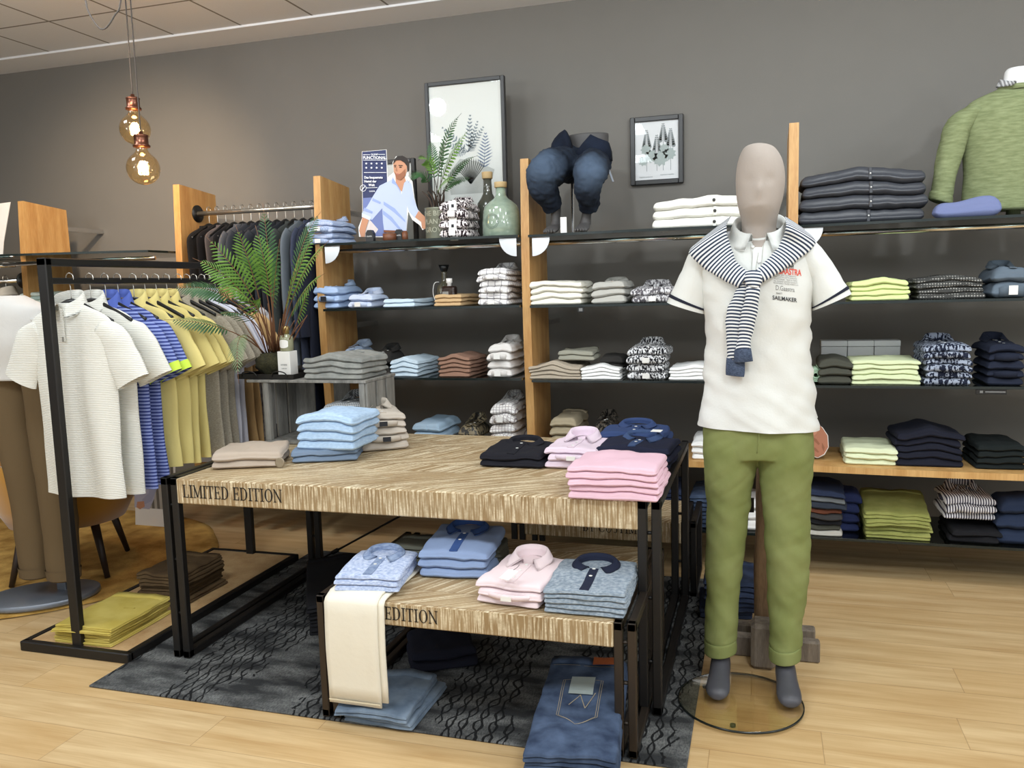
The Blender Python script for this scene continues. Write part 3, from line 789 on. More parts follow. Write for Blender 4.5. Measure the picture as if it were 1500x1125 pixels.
navy = F('navy_cotton', (30, 36, 54)); navk = F('navy_knit', (26, 28, 42)); bgk = F('bottle_black_knit', (24, 30, 30)); pgreen2 = F('pale_lime_knit', (218, 226, 184))
olive = F('olive_green_twill', (132, 136, 62), kind='denim', col2=(150, 152, 76), s=1.5); stripe = F('navy_white_stripe', (232, 230, 232), kind='stripe_x', col2=(70, 66, 84), s=95); blkk = F('black_knit', (26, 26, 30))
denim = F('blue_denim', (38, 52, 78), kind='denim', col2=(72, 90, 120), s=1.6); ddenim = F('dark_blue_denim', (26, 34, 56), kind='denim', col2=(44, 58, 92)); lden = F('grey_blue_denim', (86, 104, 126), kind='denim', col2=(120, 138, 158), s=1.6)
puff = mat('charcoal_nylon', (58, 60, 66), .42, bump=.5, bs=34, spec=.4); cardi = F('white_cable_knit', (232, 230, 220), bump=.6, bs=120)
bdot = F('blue_micro_check', (150, 168, 204), kind='dots', col2=(206, 214, 232), s=150); dprint = mat('dark_camouflage_print', (30, 28, 24), .5, kind='print', col2=(120, 108, 84), s=.8)

# top shelf
on_shelf('blue micro-check shirt', 'beside the cardboard figure', 'shirt', bdot, 4, 457, 530, 321, 'As1', lab='light', jit=1.6, opt='db', D=.26)
on_shelf('white cardigan with dark button', 'left of the mannequin head', 'cardigan', cardi, 3, 955, 1120, 290, 'Bs1', D=.3, hump=.015)
on_shelf('charcoal quilted jacket', 'on top shelf right of the mannequin', 'jacket', puff, 4, 1163, 1356, 250, 'Cs1', D=.28, jit=2, hump=.02)
# second shelf
on_shelf('sky blue dress shirt', 'beside the second beech board', 'shirt', sb, 3, 461, 536, 420, 'As2', lab='dark', jit=1.6, D=.3)
on_shelf('pale blue dress shirt', 'between sky blue shirts and tees', 'shirt', F('icy_blue_poplin', (190, 204, 232)), 2, 512, 572, 430, 'As2', lab='light', D=.26, jit=1.5)
on_shelf('pale blue folded tee', 'left of the dark bottles', 'tee', pb, 2, 562, 640, 437, 'As2')
on_shelf('tan folded tee', 'right of the dark bottles', 'tee', tanc, 3, 637, 705, 430, 'As2')
on_shelf('white window-check shirt', 'on second shelf beside beech board', 'shirt', wchk, 6, 702, 771, 394, 'As2', lab='light', jit=1.6)
on_shelf('cream folded sweater', 'below the seated jeans figure', 'sweater', cream, 4, 776, 872, 412, 'Bs2', hump=.006)
on_shelf('stone grey folded polo', 'beside the cream sweaters', 'polo', greyp, 3, 868, 932, 412, 'Bs2', jit=2)
on_shelf('grey floral print shirt', 'by the mannequin sleeve', 'shirt', gprint, 2, 923, 998, 420, 'Bs2', lab='light', jit=1.6, D=.26)
on_shelf('lime folded tee', 'beside the mannequin sleeve', 'tee', lime, 4, 1235, 1332, 411, 'Cs2', hump=.012)
on_shelf('charcoal dotted tee', 'right of the lime tees', 'tee', dkpat, 4, 1322, 1442, 406, 'Cs2', jit=2, hump=.01)
on_shelf('blue-grey folded shirt', 'at right end of second shelf', 'shirt', bgs, 2, 1426, 1510, 394, 'Cs2', lab='light', jit=1.5)
# third shelf
on_shelf('light blue button-down shirt', 'behind the grey trousers', 'shirt', F('light_blue_oxford', (176, 196, 226)), 2, 500, 548, 508, 'As3', dy=.12, D=.22, opt='db')
on_shelf('black dress shirt', 'right of the grey trousers', 'shirt', blk, 2, 545, 588, 514, 'As3', jit=1.5, D=.24)
on_shelf('icy blue folded tee', 'between black shirts and brown tees', 'tee', pb, 4, 568, 642, 524, 'As3', hump=.02)
on_shelf('cocoa brown folded tee', 'on the third shelf', 'tee', brown, 5, 640, 714, 519, 'As3', hump=.02)
on_shelf('pale grey dress shirt', 'on third shelf beside beech board', 'shirt', wst, 4, 712, 773, 501, 'As3', lab='light', jit=1.8)
on_shelf('taupe folded chino', 'below the cream sweaters', 'trousers', taupe, 2, 773, 868, 526, 'Bs3', hump=.03, hs=[.03, .034])
on_shelf('white folded tee', 'left of the leaf print shirts', 'tee', white, 4, 849, 922, 534, 'Bs3', hump=.02)
on_shelf('black-and-white leaf print shirt', 'left of mannequin torso', 'pack', bwp, 4, 916, 985, 505, 'Bs3', lab='light', jit=1.4, D=.26)
on_shelf('bright white tee', 'directly behind the mannequin torso', 'tee', white, 4, 979, 1060, 533, 'Bs3', hump=.012)
on_shelf('dark olive folded tee', 'right of the mint roll', 'tee', dolive, 3, 1193, 1250, 524, 'Cs3', hump=.01)
on_shelf('pale green folded sweater', 'before the white boxes', 'sweater', pgreen, 5, 1238, 1352, 522, 'Cs3', jit=1.5)
on_shelf('navy leaf print shirt', 'on third shelf at right', 'pack', navp, 6, 1338, 1428, 500, 'Cs3', jit=1.8)
on_shelf('navy dress shirt', 'at right end of third shelf', 'shirt', navy, 5, 1425, 1506, 500, 'Cs3', jit=1.8, opt='')
p_ = at(842, 530, Y=4.1)
stack('grey-green folded chino', 'on the taupe chinos', 'trousers', olgr, 2, (p_.x, 4.10, SH['Bs3']+.088), .20, .2, .05, jit=2, opt='single')
on_shelf('black folded tee', 'between taupe chinos and leaf print shirts', 'tee', blk, 3, 880, 918, 518, 'Bs3', dy=.12, D=.2)
# wooden shelf
on_shelf('dark camouflage packaged shirt', 'behind rear edge of big table', 'pack', dprint, 2, 662, 712, 618, 'As4', D=.26, jit=3)
on_shelf('black speckled packaged shirt', 'behind the french blue polos', 'pack', F('black_speckle_print', (26, 24, 22), kind='print', col2=(84, 76, 66), s=1), 2, 868, 905, 614, 'Bs4', D=.26, jit=3)
on_shelf('blue folded tee', 'beyond the table beside beige polos', 'tee', F('soft_blue_cotton', (160, 190, 216)), 3, 598, 672, 612, 'As4', jit=2)
on_shelf('white micro-check shirt', 'above rear edge of big table', 'shirt', F('white_micro_check', (224, 222, 220), kind='check', col2=(150, 140, 144), s=60), 5, 712, 774, 585, 'As4', lab='light', jit=1.8)
on_shelf('sand-coloured folded trousers', 'behind the lilac shirts', 'trousers', F('sand_twill', (160, 146, 118)), 2, 800, 862, 604, 'Bs4', D=.34)
on_shelf('pale green folded knit', 'on wooden shelf beside the fist', 'sweater', pgreen2, 3, 1229, 1320, 646, 'Cs4', jit=2)
on_shelf('navy folded sweater', 'on wooden shelf at right', 'sweater', navk, 5, 1300, 1420, 626, 'Cs4', hump=.03, jit=2)
on_shelf('bottle-black folded sweater', 'at right end of wooden shelf', 'sweater', bgk, 4, 1412, 1512, 642, 'Cs4', jit=1.5)
on_shelf('white folded tee', 'on wooden shelf between table and mannequin', 'tee', white, 3, 1012, 1075, 636, 'Bs4')
# lowest shelf
on_shelf('olive folded trouser', 'on the lowest shelf', 'trousers', olive, 4, 1255, 1376, 731, 'Cs5', jit=3, backlift=.05, hs=[.028, .03, .03, .03], slide=.003)
on_shelf('black folded sweater', 'under the striped shirts', 'sweater', blkk, 2, 1380, 1480, 762, 'Cs5', jit=2)
z5 = SH['Cs5']; b5 = at(1424, 768, Y=4.06)
stack('navy-striped white shirt', 'on the black sweaters', 'shirt', stripe, 3, (b5.x, 4.07, z5+.094), .22, .26, .105, lab=None, jit=2, opt='')
on_shelf('navy folded sweatshirt', 'at right end of lowest shelf', 'sweater', F('ink_blue_cotton', (36, 48, 74)), 3, 1470, 1530, 722, 'Cs5', jit=2)
mixm = [F('chalk_cotton', (178, 174, 164)), dolive, blkk, F('anthracite_rib', (58, 56, 56)), F('rust_knit', (120, 66, 46)), F('slate_cotton', (44, 50, 62)), F('mid_grey_jersey', (106, 110, 112)), F('deep_navy_knit', (34, 44, 70))]
on_shelf('mixed dark folded knit', 'beside the mannequin knee', 'sweater', blkk, 8, 1150, 1244, 706, 'Cs5', mats=mixm, jit=3, dy=-.0, D=.32)
on_shelf('royal navy folded knit', 'behind the mixed dark stack', 'sweater', F('royal_navy_knit', (32, 42, 84)), 4, 1228, 1258, 716, 'Cs5', jit=2, dy=.1, D=.22)
on_shelf('blue folded jeans', 'between big table and mannequin leg', 'jeans', denim, 4, 1008, 1075, 712, 'Bs5', jit=2)
on_shelf('white folded sweatshirt', 'seen between the mannequin legs', 'sweater', white, 3, 1090, 1146, 722, 'Bs5', jit=2)
on_shelf('dark blue folded denim', 'beyond right end of big table', 'jeans', ddenim, 5, 950, 1008, 705, 'Bs5', jit=2)

# ------------------------------------------------------------------ stacks on the tables
def on_table(desc, place, kind, m, n, p1, p2, z, D, ytop, **k):
    a = at(*p1, Z=z); b = at(*p2, Z=z); rz = math.atan2(b.y-a.y, b.x-a.x)
    W = (b-a).length; H = at(p1[0], ytop, Y=a.y).z-z
    return stack(desc, place, kind, m, n, (a+b)/2, W, D, H, rz=rz, **k)
tb = TZ+.001; ts = SZ+.001
lilac = F('pale_lilac_poplin', (222, 200, 216)); rose = F('rose_pink_pique', (222, 178, 194)); dnav = F('midnight_pique', (30, 34, 56)); blu2 = F('french_blue_pique', (48, 68, 116))
bgp = F('beige_grey_pique', (188, 176, 162)); cbl = F('cornflower_knit', (158, 188, 222), kind='melange', col2=(176, 204, 232)); smoke = F('smoky_blue_jersey', (110, 130, 156))
taup = F('taupe_jersey', (182, 164, 146)); dblk = F('blue_black_cotton', (28, 28, 36))
on_table('taupe folded tee', 'at left corner of big table', 'tee', taup, 2, (307, 689), (412, 684), tb, .24, 664, jit=1.5)
on_table('smoky blue folded tee', 'beneath the light blue sweaters', 'tee', smoke, 2, (427, 679), (526, 675), tb, .26, 661)
q = at(476, 677, Z=tb)
stack('light blue folded sweater', 'on big table before the crate', 'sweater', cbl, 4, (q.x+.0, q.y+.004, tb+.046), .262, .25, .142, rz=0.02, hump=.012)
on_table('beige folded polo', 'right of the light blue sweaters', 'shirt', bgp, 5, (529, 663), (600, 657), tb, .26, 607, lab='dark', jit=1.6)
on_table('blue-black folded shirt', 'on big table left of lilac shirts', 'polo', dblk, 2, (702, 683), (795, 687), tb, .27, 662, jit=1.2)
on_table('pale lilac folded shirt', 'in middle of big table', 'shirt', lilac, 3, (797, 684), (872, 688), tb, .3, 656, lab='light', jit=1.6, rz=0) if False else None
on_table('pale lilac folded shirt', 'between black and navy ones', 'shirt', lilac, 3, (797, 685), (878, 689), tb, .27, 655, lab='light', jit=1.6)
on_table('navy folded polo', 'behind the rose sweaters', 'polo', dnav, 3, (868, 686), (980, 692), tb, .24, 652, jit=2, cm=F('steel_blue_collar', (56, 78, 122)))
q = at(940, 668, Z=tb)
stack('french blue folded polo', 'at rear right corner of big table', 'polo', blu2, 4, (-.48, 3.17, tb), .26, .24, .10, jit=2)
on_table('rose pink folded sweater', 'at front right corner of big table', 'sweater', rose, 5, (829, 730), (966, 737), tb, .27, 683, jit=1.2, hump=.006)
# small table
mel = F('blue_melange_jersey', (146, 164, 206), kind='melange', col2=(192, 204, 228), s=1.4); hen = F('grey_blue_melange', (112, 128, 144), kind='melange', col2=(152, 164, 176), s=1.4)
blp = F('chambray_blue_pique', (132, 154, 196)); pnk = F('blush_poplin', (226, 204, 208))
on_table('blue melange folded henley', 'above the cream trousers', 'polo', mel, 3, (487, 866), (584, 868), ts+.012, .27, 842, jit=1.2, cm=F('slate_blue_melange', (104, 124, 164), kind='melange', col2=(140, 158, 190)))
on_table('chambray blue folded polo', 'second stack on small table', 'polo', blp, 3, (610, 846), (715, 851), ts, .26, 806, jit=1.5, cm=F('deep_blue_collar', (52, 84, 150)), backlift=.02)
on_table('blush pink folded shirt', 'on small table', 'shirt', pnk, 3, (697, 882), (795, 894), ts, .29, 850, lab='light', jit=1.5)
on_table('grey-blue folded henley', 'at right end of small table', 'polo', hen, 5, (795, 898), (918, 908), ts, .30, 862, jit=1.0, cm=F('navy_trim', (30, 36, 58)))
# ------------------------------------------------------------------ mannequin
def sec2(l, r, Y, dv, Yr=None, vz=0.0):
    """cross-section from its left and right photo edges at depth Y; dv = half depth"""
    a, b = at(*l, Y=Y), at(*r, Y=Yr or Y)
    return ((a+b)/2, (b-a)/2, V((0, dv, vz)))
MY = 2.93
felt = mat('grey_felt', (168, 158, 150), .95, bump=.25, bs=140, spec=.1)
foot_m = mat('anthracite_lacquer', (72, 72, 78), .42)
mq = thing('mannequin', (-.02, MY, 0), 0, 'faceless grey mannequin in white polo and green trousers on glass disc', 'mannequin')
mq.location = (0, 0, 0)
g = G()
hd = [(210.5, 1113, 3, .006, 0), (212, 1113, 13, .04, 0), (218, 1113, 24, .072, 0), (236, 1114, 33, .098, 0), (262, 1114, 36.5, .108, 0), (288, 1113, 34.5, .106, -.004), (306, 1112, 30.5, .096, -.01), (320, 1112, 27, .078, -.002), (334, 1112, 25.5, .062, .008), (350, 1111, 28, .062, .01), (362, 1110, 36, .07, .01), (380, 1109, 60, .085, 0), (430, 1109, 68, .095, 0), (520, 1109, 62, .08, 0), (640, 1110, 66, .09, 0)]
g.loft([sec2((cx-hw, y), (cx+hw, y), MY+dy, d) for y, cx, hw, d, dy in hd], 28, 4)
for sx in (-1, 1):
    if sx < 0: L = [(640, 1070, 30, .075, 2.93), (720, 1068, 26, .07, 2.93), (800, 1062, 20, .055, 2.92), (880, 1057, 16, .05, 2.9), (950, 1056, 11.5, .036, 2.875), (985, 1056, 12, .038, 2.87)]
    else: L = [(640, 1150, 30, .075, 2.93), (720, 1150, 26, .07, 2.93), (800, 1152, 20, .055, 2.92), (880, 1150, 16, .05, 2.9), (955, 1149, 11.5, .036, 2.875), (990, 1150, 12, .038, 2.87)]
    g.loft([sec2((cx-hw, y), (cx+hw, y), Y, d) for y, cx, hw, d, Y in L], 20, 3)
    c = L[-1]; A = at(c[1], c[0], Y=2.87); T = at(1050 if sx < 0 else 1158, 1028 if sx < 0 else 1040, Z=.014)
    z0 = .016
    pts = [(A+V((0, .03, .02)), .026, .045), (V((A.x, A.y-.005, .075)), .034, .05), (A.lerp(T, .4)*1, .036, .034), (A.lerp(T, .72), .041, .024), (A.lerp(T, .92), .036, .019), (T+V((0, 0, 0)), .018, .013)]
    secs = []
    dr = (T-A); dr.z = 0; dr.normalize(); sd = V((-dr.y, dr.x, 0))
    for k, (p, hw, hh) in enumerate(pts):
        p = V(p); p.z = z0+hh if k else .07
        secs.append((p, sd*hw, V((0, 0, hh)) if k > 1 else V((0, 0, hh))*1.0))
    g.loft(secs, 18, 3)
    g.loft([(V((A.x, A.y+.045, .03)), sd*.012, V((0, 0, .012))), (V((A.x, A.y+.03, .042)), sd*.028, V((0, 0, .026))), (V((A.x, A.y, .05)), sd*.032, V((0, 0, .034)))], 16, 3)
body = remeshed(g, 'body', [felt, foot_m], mq, .0065, 4)
for p in body.data.polygons: p.material_index = 1 if p.center.z < .5 else 0
# face hint: brow, nose and mouth raised under the cloth
for v in body.data.vertices:
    if v.co.z > 1.45 and v.co.y < MY-.03:
        fx = v.co.x-at(1112, 285, Y=MY).x; nz = at(1112, 283, Y=MY).z; e = at(1112, 268, Y=MY).z
        v.co.y -= .010*math.exp(-(fx/.012)**2-((v.co.z-nz)/.022)**2)
        v.co.y += .005*(math.exp(-((abs(fx)-.034)/.018)**2-((v.co.z-e)/.016)**2))
        v.co.y -= .004*math.exp(-(fx/.025)**2-((v.co.z-at(1112, 304, Y=MY).z)/.007)**2)
def wrinkle(amp, fx, fz, seed, lo=None):
    def f(p, d):
        a = amp if lo is None else amp*lo(p)
        n = noise.noise(V((p.x*fx+seed, p.y*fx, p.z*fz)))+.5*noise.noise(V((p.x*fx*2.3+seed, p.y*fx*2, p.z*fz*2.1+4)))
        dd = d.normalized() if d.length > 1e-6 else V((0, 0, 0))
        return dd*n*a
    return f
polo_m = fabric('white_polo_pique', (216, 218, 214), bump=.3, bs=150)
g = G()
T_ = [((1090, 346), (1136, 344), .035, .012), ((1068, 352), (1156, 346), .055, .008), ((1040, 361), (1176, 352), .075, .004), ((1022, 372), (1190, 362), .092, 0), ((1018, 392), (1196, 384), .108, 0), ((1024, 425), (1192, 420), .118, -.004), ((1029, 470), (1188, 470), .115, -.004),
      ((1030, 520), (1188, 520), .108, 0), ((1029, 560), (1190, 562), .108, 0), ((1026, 595), (1193, 600), .112, 0), ((1023, 621), (1196, 629), .118, 0)]
def fold_polo(p, d):
    q = min(1, max(0, (1.5-p.z)/.2)); s = noise.noise(V((p.x*9+p.z*2.5, p.y*4, p.z*2.2)))*.014*q + noise.noise(V((p.x*20-p.z*12, p.y*8, p.z*7+3)))*.007*q + abs(noise.noise(V((p.x*13+p.z*16, p.y*6, p.z*10+9))))*.015*q
    return (d.normalized() if d.length > 1e-6 else V())*s
g.loft([sec2(l, r, MY+dy, dv) for l, r, dv, dy in T_], 64, 6, (True, False), disp=fold_polo)
o1 = [sec2(l, r, MY+dy*1, dv*.97) for l, r, dv, dy in T_[-3:]]
g.loft([(c, u*.975, v*.97) for c, u, v in o1], 40, 4, (False, False), disp=fold_polo)
SL = {-1: [((1034, 350), (1050, 408)), ((1012, 368), (1040, 414)), ((999, 396), (1038, 432)), ((977, 443), (1032, 460))], 1: [((1180, 344), (1170, 404)), ((1203, 362), (1184, 414)), ((1222, 388), (1187, 436)), ((1247, 430), (1190, 455))]}
for s, ss in SL.items():
    secs = [sec2(a, b, MY, d) for (a, b), d in zip(ss, (.062, .066, .066, .066))]
    g.loft(secs, 36, 6, (True, False), disp=wrinkle(.005, 16, 16, s*3+5)); inn = [(c, u*.95, v*.95) for c, u, v in secs[1:]]
    g.loft(inn, 36, 6, (False, False), disp=wrinkle(.005, 16, 16, s*3+5))
polo = g.build('polo_shirt', polo_m, mq); tag(polo, 'white pique polo shirt with printed sailmaker lettering')
bvh = BVHTree.FromPolygons([v.co for v in polo.data.vertices], [tuple(p.vertices) for p in polo.data.polygons])
def hug(px, py, off=0, fb=2.84):
    o = V((0, 0, CAMH)); d = (at(px, py, Y=2.5)-o).normalized(); h = bvh.ray_cast(o, d, 10)[0]
    p = h if h else at(px, py, Y=fb)
    return p-d*off
navy_trim_m = F('polo_navy_stripe', (34, 36, 52), bump=.2)
for s, ss in SL.items():
    secs = [sec2(a, b, MY, d) for (a, b), d in zip(ss, (.062, .066, .066, .066))]
    def lerp(k): return tuple(secs[3][q].lerp(secs[2][q], k) for q in range(3))
    g = G(); g.loft([(c, u*1.012+u.normalized()*.002, v*1.03) for c, u, v in (lerp(.17), lerp(.27))], 36, 2, (False, False), disp=wrinkle(.005, 16, 16, s*3+5)); g.build('cuff_stripe', navy_trim_m, polo)
c0 = at(1112, 349, Y=MY)
collar(G(), c0.x, MY+.004, 1.527, .078, .076, sh=.042, lw=.045, pt=.012, rise=.06, a1=2.86, drop=.034).build('collar', polo_m, polo)
g = G(); tri = [(1099, 351), (1105, 352), (1112, 352), (1119, 351), (1123, 349), (1118, 359), (1111, 370), (1104, 360)]
g.add([hug(x, y, .0028) for x, y in tri], [tuple(range(8))]); g.build('neck_opening', felt, polo, False)
shade_seam = F('polo_seam', (176, 174, 166))
def seam(pts, w, name):
    g = G(); vs = []
    for i in range(len(pts)-1):
        for k in range(5):
            t_ = k/4; x = pts[i][0]+(pts[i+1][0]-pts[i][0])*t_; y = pts[i][1]+(pts[i+1][1]-pts[i][1])*t_
            if k == 0 and i: continue
            vs += [hug(x-w, y, .0042), hug(x+w, y, .0042)]
    g.add(vs, [(2*k, 2*k+1, 2*k+3, 2*k+2) for k in range(len(vs)//2-1)]); g.build(name, shade_seam, polo, False)
seam([(1111, 370), (1108, 388), (1106, 402)], .45, 'placket_seam'); seam([(1119, 356), (1116, 380), (1113, 397)], .3, 'placket_seam'); seam([(1099, 357), (1102, 380), (1101, 398)], .3, 'placket_seam')
# placket and buttons
g = G(); vs = []
for k in range(9):
    y = 362+k*6.2
    for x in (1103-k*.35+.5, 1116-k*.15): vs.append(hug(x, y, .0035))
g.add(vs, [(k*2, k*2+1, k*2+3, k*2+2) for k in range(8)]); g.build('placket', polo_m, polo)
for x_, y in ((1103, 362), (1112, 384)):
    p = hug(x_, y, .005); M = Matrix.Translation(p) @ Matrix.Rotation(PI/2, 4, 'X'); g = G().lathe([(0, 0), (.0055, 0), (.0058, .0014), (0, .002)], 14); g.v = [tuple(M @ V(v)) for v in g.v]; g.build('button', button_m, polo)
# chest print, laid on the cloth
red_ink = mat('coral_red_print', (226, 84, 66), .8); blk_ink = mat('black_print', (40, 42, 46), .8); gry_ink = mat('grey_print', (128, 128, 126), .8)
def chest_text(s, px, py, wpx, hpx, m, slope=.06, bold=0, name='chest_print'):
    vs, fs = text_mesh(s, 1, lambda c: c.copy(), 0, 'LEFT', bold)
    x1 = max(v.x for v in vs); y1 = max(v.y for v in vs)
    out = [hug(px+v.x/x1*wpx, py+(v.x/x1)*wpx*slope+(1-v.y/max(y1, .5))*hpx, .0022) for v in vs]
    g = G().add(out, fs); return g.build(name, m, polo, False)
chest_text('P.GAASTRA', 1134, 391, 40, 9, red_ink, .10, .02)
chest_text('GAASTRA', 1148.5, 389.5, 14.5, 2.8, blk_ink, .1)
for k, s in enumerate(['SINCE 1897 AUTHENTIC', 'SAILCLOTH LOFTS & BOATS', 'SPORTSWEAR   TEAM & CREW', 'ALL ROUND GOODS QUALITY', 'REGISTERED TRADE MARK CO.']):
    chest_text(s, 1134.5-k*.4, 401+k*3.0, 32+k*1.2, 2.0, gry_ink, .11)
chest_text('D.Gaastra', 1136, 417.5, 28, 7, gry_ink, .12)
chest_text('QUALITY', 1137, 428, 9, 2.6, blk_ink, .1)
chest_text('SAILMAKER', 1131.5, 432.5, 36, 6, blk_ink, .12, .015)
g = G(); pq = lambda pts: g.add([hug(x, y, .0022) for x, y in pts], [tuple(range(len(pts)))])
for a, b in (((1156.5, 379), (1150.5, 389)), ((1150.5, 389), (1162.5, 390.3)), ((1162.5, 390.3), (1156.5, 379))):
    d = V((b[0]-a[0], b[1]-a[1])); nrm = V((-d.y, d.x)).normalized()*.55; pq([(a[0]-nrm.x, a[1]-nrm.y), (b[0]-nrm.x, b[1]-nrm.y), (b[0]+nrm.x, b[1]+nrm.y), (a[0]+nrm.x, a[1]+nrm.y)])
pq([(1154, 388), (1156.5, 383), (1157, 386), (1159.6, 388.6)]); g.build('chest_emblem', blk_ink, polo, False)
# trousers
trs = F('moss_green_chino', (116, 126, 64), kind='denim', col2=(130, 138, 78), s=.9, bump=.15, bs=180)
g = G()
def leg_secs(rows): return [sec2((l, y), (r, y), Y, d) for y, l, r, d, Y in rows]
g.loft(leg_secs([(598, 1036, 1186, .095, MY), (625, 1031, 1190, .1, MY), (650, 1030.5, 1190.5, .106, MY), (668, 1031, 1191, .102, MY)]), 40, 4)
LL = [(612, 1034, 1108, .088, MY), (650, 1031, 1111, .098, MY), (675, 1032, 1109, .098, MY), (705, 1033, 1103, .094, MY), (740, 1034, 1099, .088, MY), (790, 1034.5, 1093, .08, 2.92), (850, 1034, 1085, .072, 2.905), (905, 1033, 1080, .068, 2.89), (948, 1033, 1077.5, .066, 2.875)]
RL = [(612, 1112, 1187, .088, MY), (650, 1110, 1190.5, .098, MY), (675, 1111, 1190.5, .098, MY), (705, 1114, 1189.5, .094, MY), (740, 1116, 1188.5, .088, MY), (790, 1119, 1187.5, .08, 2.92), (850, 1123, 1184, .072, 2.905), (905, 1126, 1176, .068, 2.89), (958, 1128, 1172, .066, 2.875)]
for Q in (LL, RL): g.loft(leg_secs(Q), 32, 6)
tr = remeshed(g, 'trousers', trs, mq, .006, 5)
tag(tr, 'moss green chinos with turned-up hems')
def tw_(p):
    if p.z < .15: return 0
    low = min(1, max(0, (.9-p.z)/.6))
    return noise.noise(V((p.x*11, p.y*8, p.z*4)))*.006+noise.noise(V((p.x*18+p.z*14, p.y*12, p.z*12+3)))*.0045*(.4+low)+abs(noise.noise(V((p.x*14-p.z*20, p.y*10, p.z*9+8))))*.005
push(tr, tw_)
for Q, hy in ((LL, 7), (RL, 7)):
    c, u, v = sec2((Q[-1][1], Q[-1][0]-13), (Q[-1][2], Q[-1][0]-13), 2.877, .066); c2, u2, v2 = sec2((Q[-1][1], Q[-1][0]+5), (Q[-1][2], Q[-1][0]+5), 2.873, .066)
    g = G(); g.loft([(c, u*1.0, v), (c.lerp(c2, .06), u*1.07, v*1.07), (c.lerp(c2, .5), u*1.085, v*1.08), (c.lerp(c2, .96), u2*1.08, v2*1.07), (c2, u2*1.03, v2*1.02), (c.lerp(c2, .8), u2*.9, v2*.9)], 32, 3, (False, False), disp=wrinkle(.002, 20, 20, 3))
    g.build('turned_up_hem', trs, tr)
g = G(); g.tube([hug(1, 1) if False else at(1112, 634, Y=2.815), at(1111, 650, Y=2.812), at(1109, 664, Y=2.82)], .0015, 8); g.build('fly_seam', trs, tr)
# glass base disc
t = thing('base_disc', (0, 0, 0), 0)
bpy.data.objects.remove(t)
amber = bpy.data.materials.new('tinted_base_glass'); amber.use_nodes = True; mk_glass(amber, (.93, .91, .84, 1), 1.3)
dc = (-.062, 2.705)
G().lathe([(0, .0085), (.198, .0085), (.2, .0095), (.2, .0145), (.198, .0155), (0, .0155)], 72, (dc[0], dc[1], 0)).build('glass_base', amber, mq, False)
G().lathe([(.199, .0085), (.2025, .009), (.2025, .015), (.199, .0157)], 72, (dc[0], dc[1], 0)).build('base_rim', glass_edge, mq)
for k in range(3):
    a = 2*PI*k/3+.4; G().lathe([(0, 0.0003), (.009, 0.0003), (.009, .0084), (0, .0084)], 14, (dc[0]+.15*math.cos(a), dc[1]+.15*math.sin(a), .0)).build('rubber_pad', black_pl, mq)

# striped sweater round the shoulders
swm = F('navy_white_striped_jersey', (224, 226, 228), kind='uvstripe', col2=(44, 58, 84), s=88, uv=True, bump=.2)
swc = F('dark_melange_rib', (52, 64, 88), kind='melange', col2=(78, 92, 118), s=2)
sw = thing('striped_sweater', (0, 0, 0), 0, 'navy and white striped sweater knotted over the mannequin shoulders', 'sweater')
vd = (at(1105, 420, Y=2.8)-V((0, 0, CAMH))).normalized()
def ribbon(rows, th, n=26, caps=(True, True), disp=None, lift=0):
    secs = []
    for r in rows:
        (a, b), off = r[0], r[1]; ex = r[2] if len(r) > 2 else 0
        A, B = hug(*a, off), hug(*b, off); c = (A+B)/2; h = hug((a[0]+b[0])/2, (a[1]+b[1])/2, off)
        if (h-V((0, 0, CAMH))).length < (c-V((0, 0, CAMH))).length: c = h
        c = c+vd*ex; secs.append((c, (B-A)/2, -vd*th*(r[3] if len(r) > 3 else 1)))
    return G().loft(secs, n, 6, caps, disp=disp)
dd = wrinkle(.0035, 34, 34, 9)
bodyp = ribbon([(((1082, 330), (1144, 328)), .0, .20), (((1064, 334), (1160, 330)), .0, .18), (((1040, 346), (1180, 340)), .0, .13)], .03)
o = bodyp.build('sweater_back', swm, sw)
ribbon([(((1070, 314), (1024, 350)), .0, .07), (((1064, 332), (1008, 370)), .012, .015), (((1069, 358), (1030, 392)), .016), (((1080, 384), (1058, 409)), .02), (((1098, 400), (1082, 422)), .026, 0, 1.1)], .02, disp=dd).build('draped_shoulder', swm, sw)
ribbon([(((1150, 314), (1178, 332)), .0, .07), (((1152, 330), (1195, 354)), .012, .015), (((1144, 354), (1176, 376)), .016), (((1126, 378), (1146, 397)), .02), (((1107, 396), (1118, 414)), .026, 0, 1.1)], .02, disp=dd).build('draped_shoulder', swm, sw)
g = ribbon([(((1094, 396), (1114, 396)), .03), (((1090, 404), (1117, 405)), .036), (((1091, 414), (1116, 415)), .036), (((1096, 421), (1112, 422)), .03)], .026, disp=dd); g.build('knot', swm, sw)
ribbon([(((1086, 412), (1112, 410)), .016), (((1076, 430), (1098, 432)), .018), (((1065, 455), (1092, 458)), .018), (((1063, 490), (1092, 492)), .018), (((1066, 528), (1090, 528)), .018)], .014, disp=dd).build('sleeve', swm, sw)
ribbon([(((1064, 524), (1091, 526)), .018), (((1063, 540), (1091, 544)), .019), (((1063, 549), (1090, 552)), .019)], .016).build('sleeve_cuff', swc, sw)
ribbon([(((1096, 412), (1114, 412)), .04), (((1091, 435), (1112, 438)), .042), (((1086, 460), (1108, 463)), .04), (((1082, 490), (1102, 492)), .038), (((1077, 516), (1098, 514)), .036)], .014, disp=dd).build('sleeve', swm, sw)
ribbon([(((1076, 512), (1100, 510)), .037), (((1075, 522), (1102, 522)), .038), (((1076, 531), (1103, 529)), .037)], .016).build('sleeve_cuff', swc, sw)

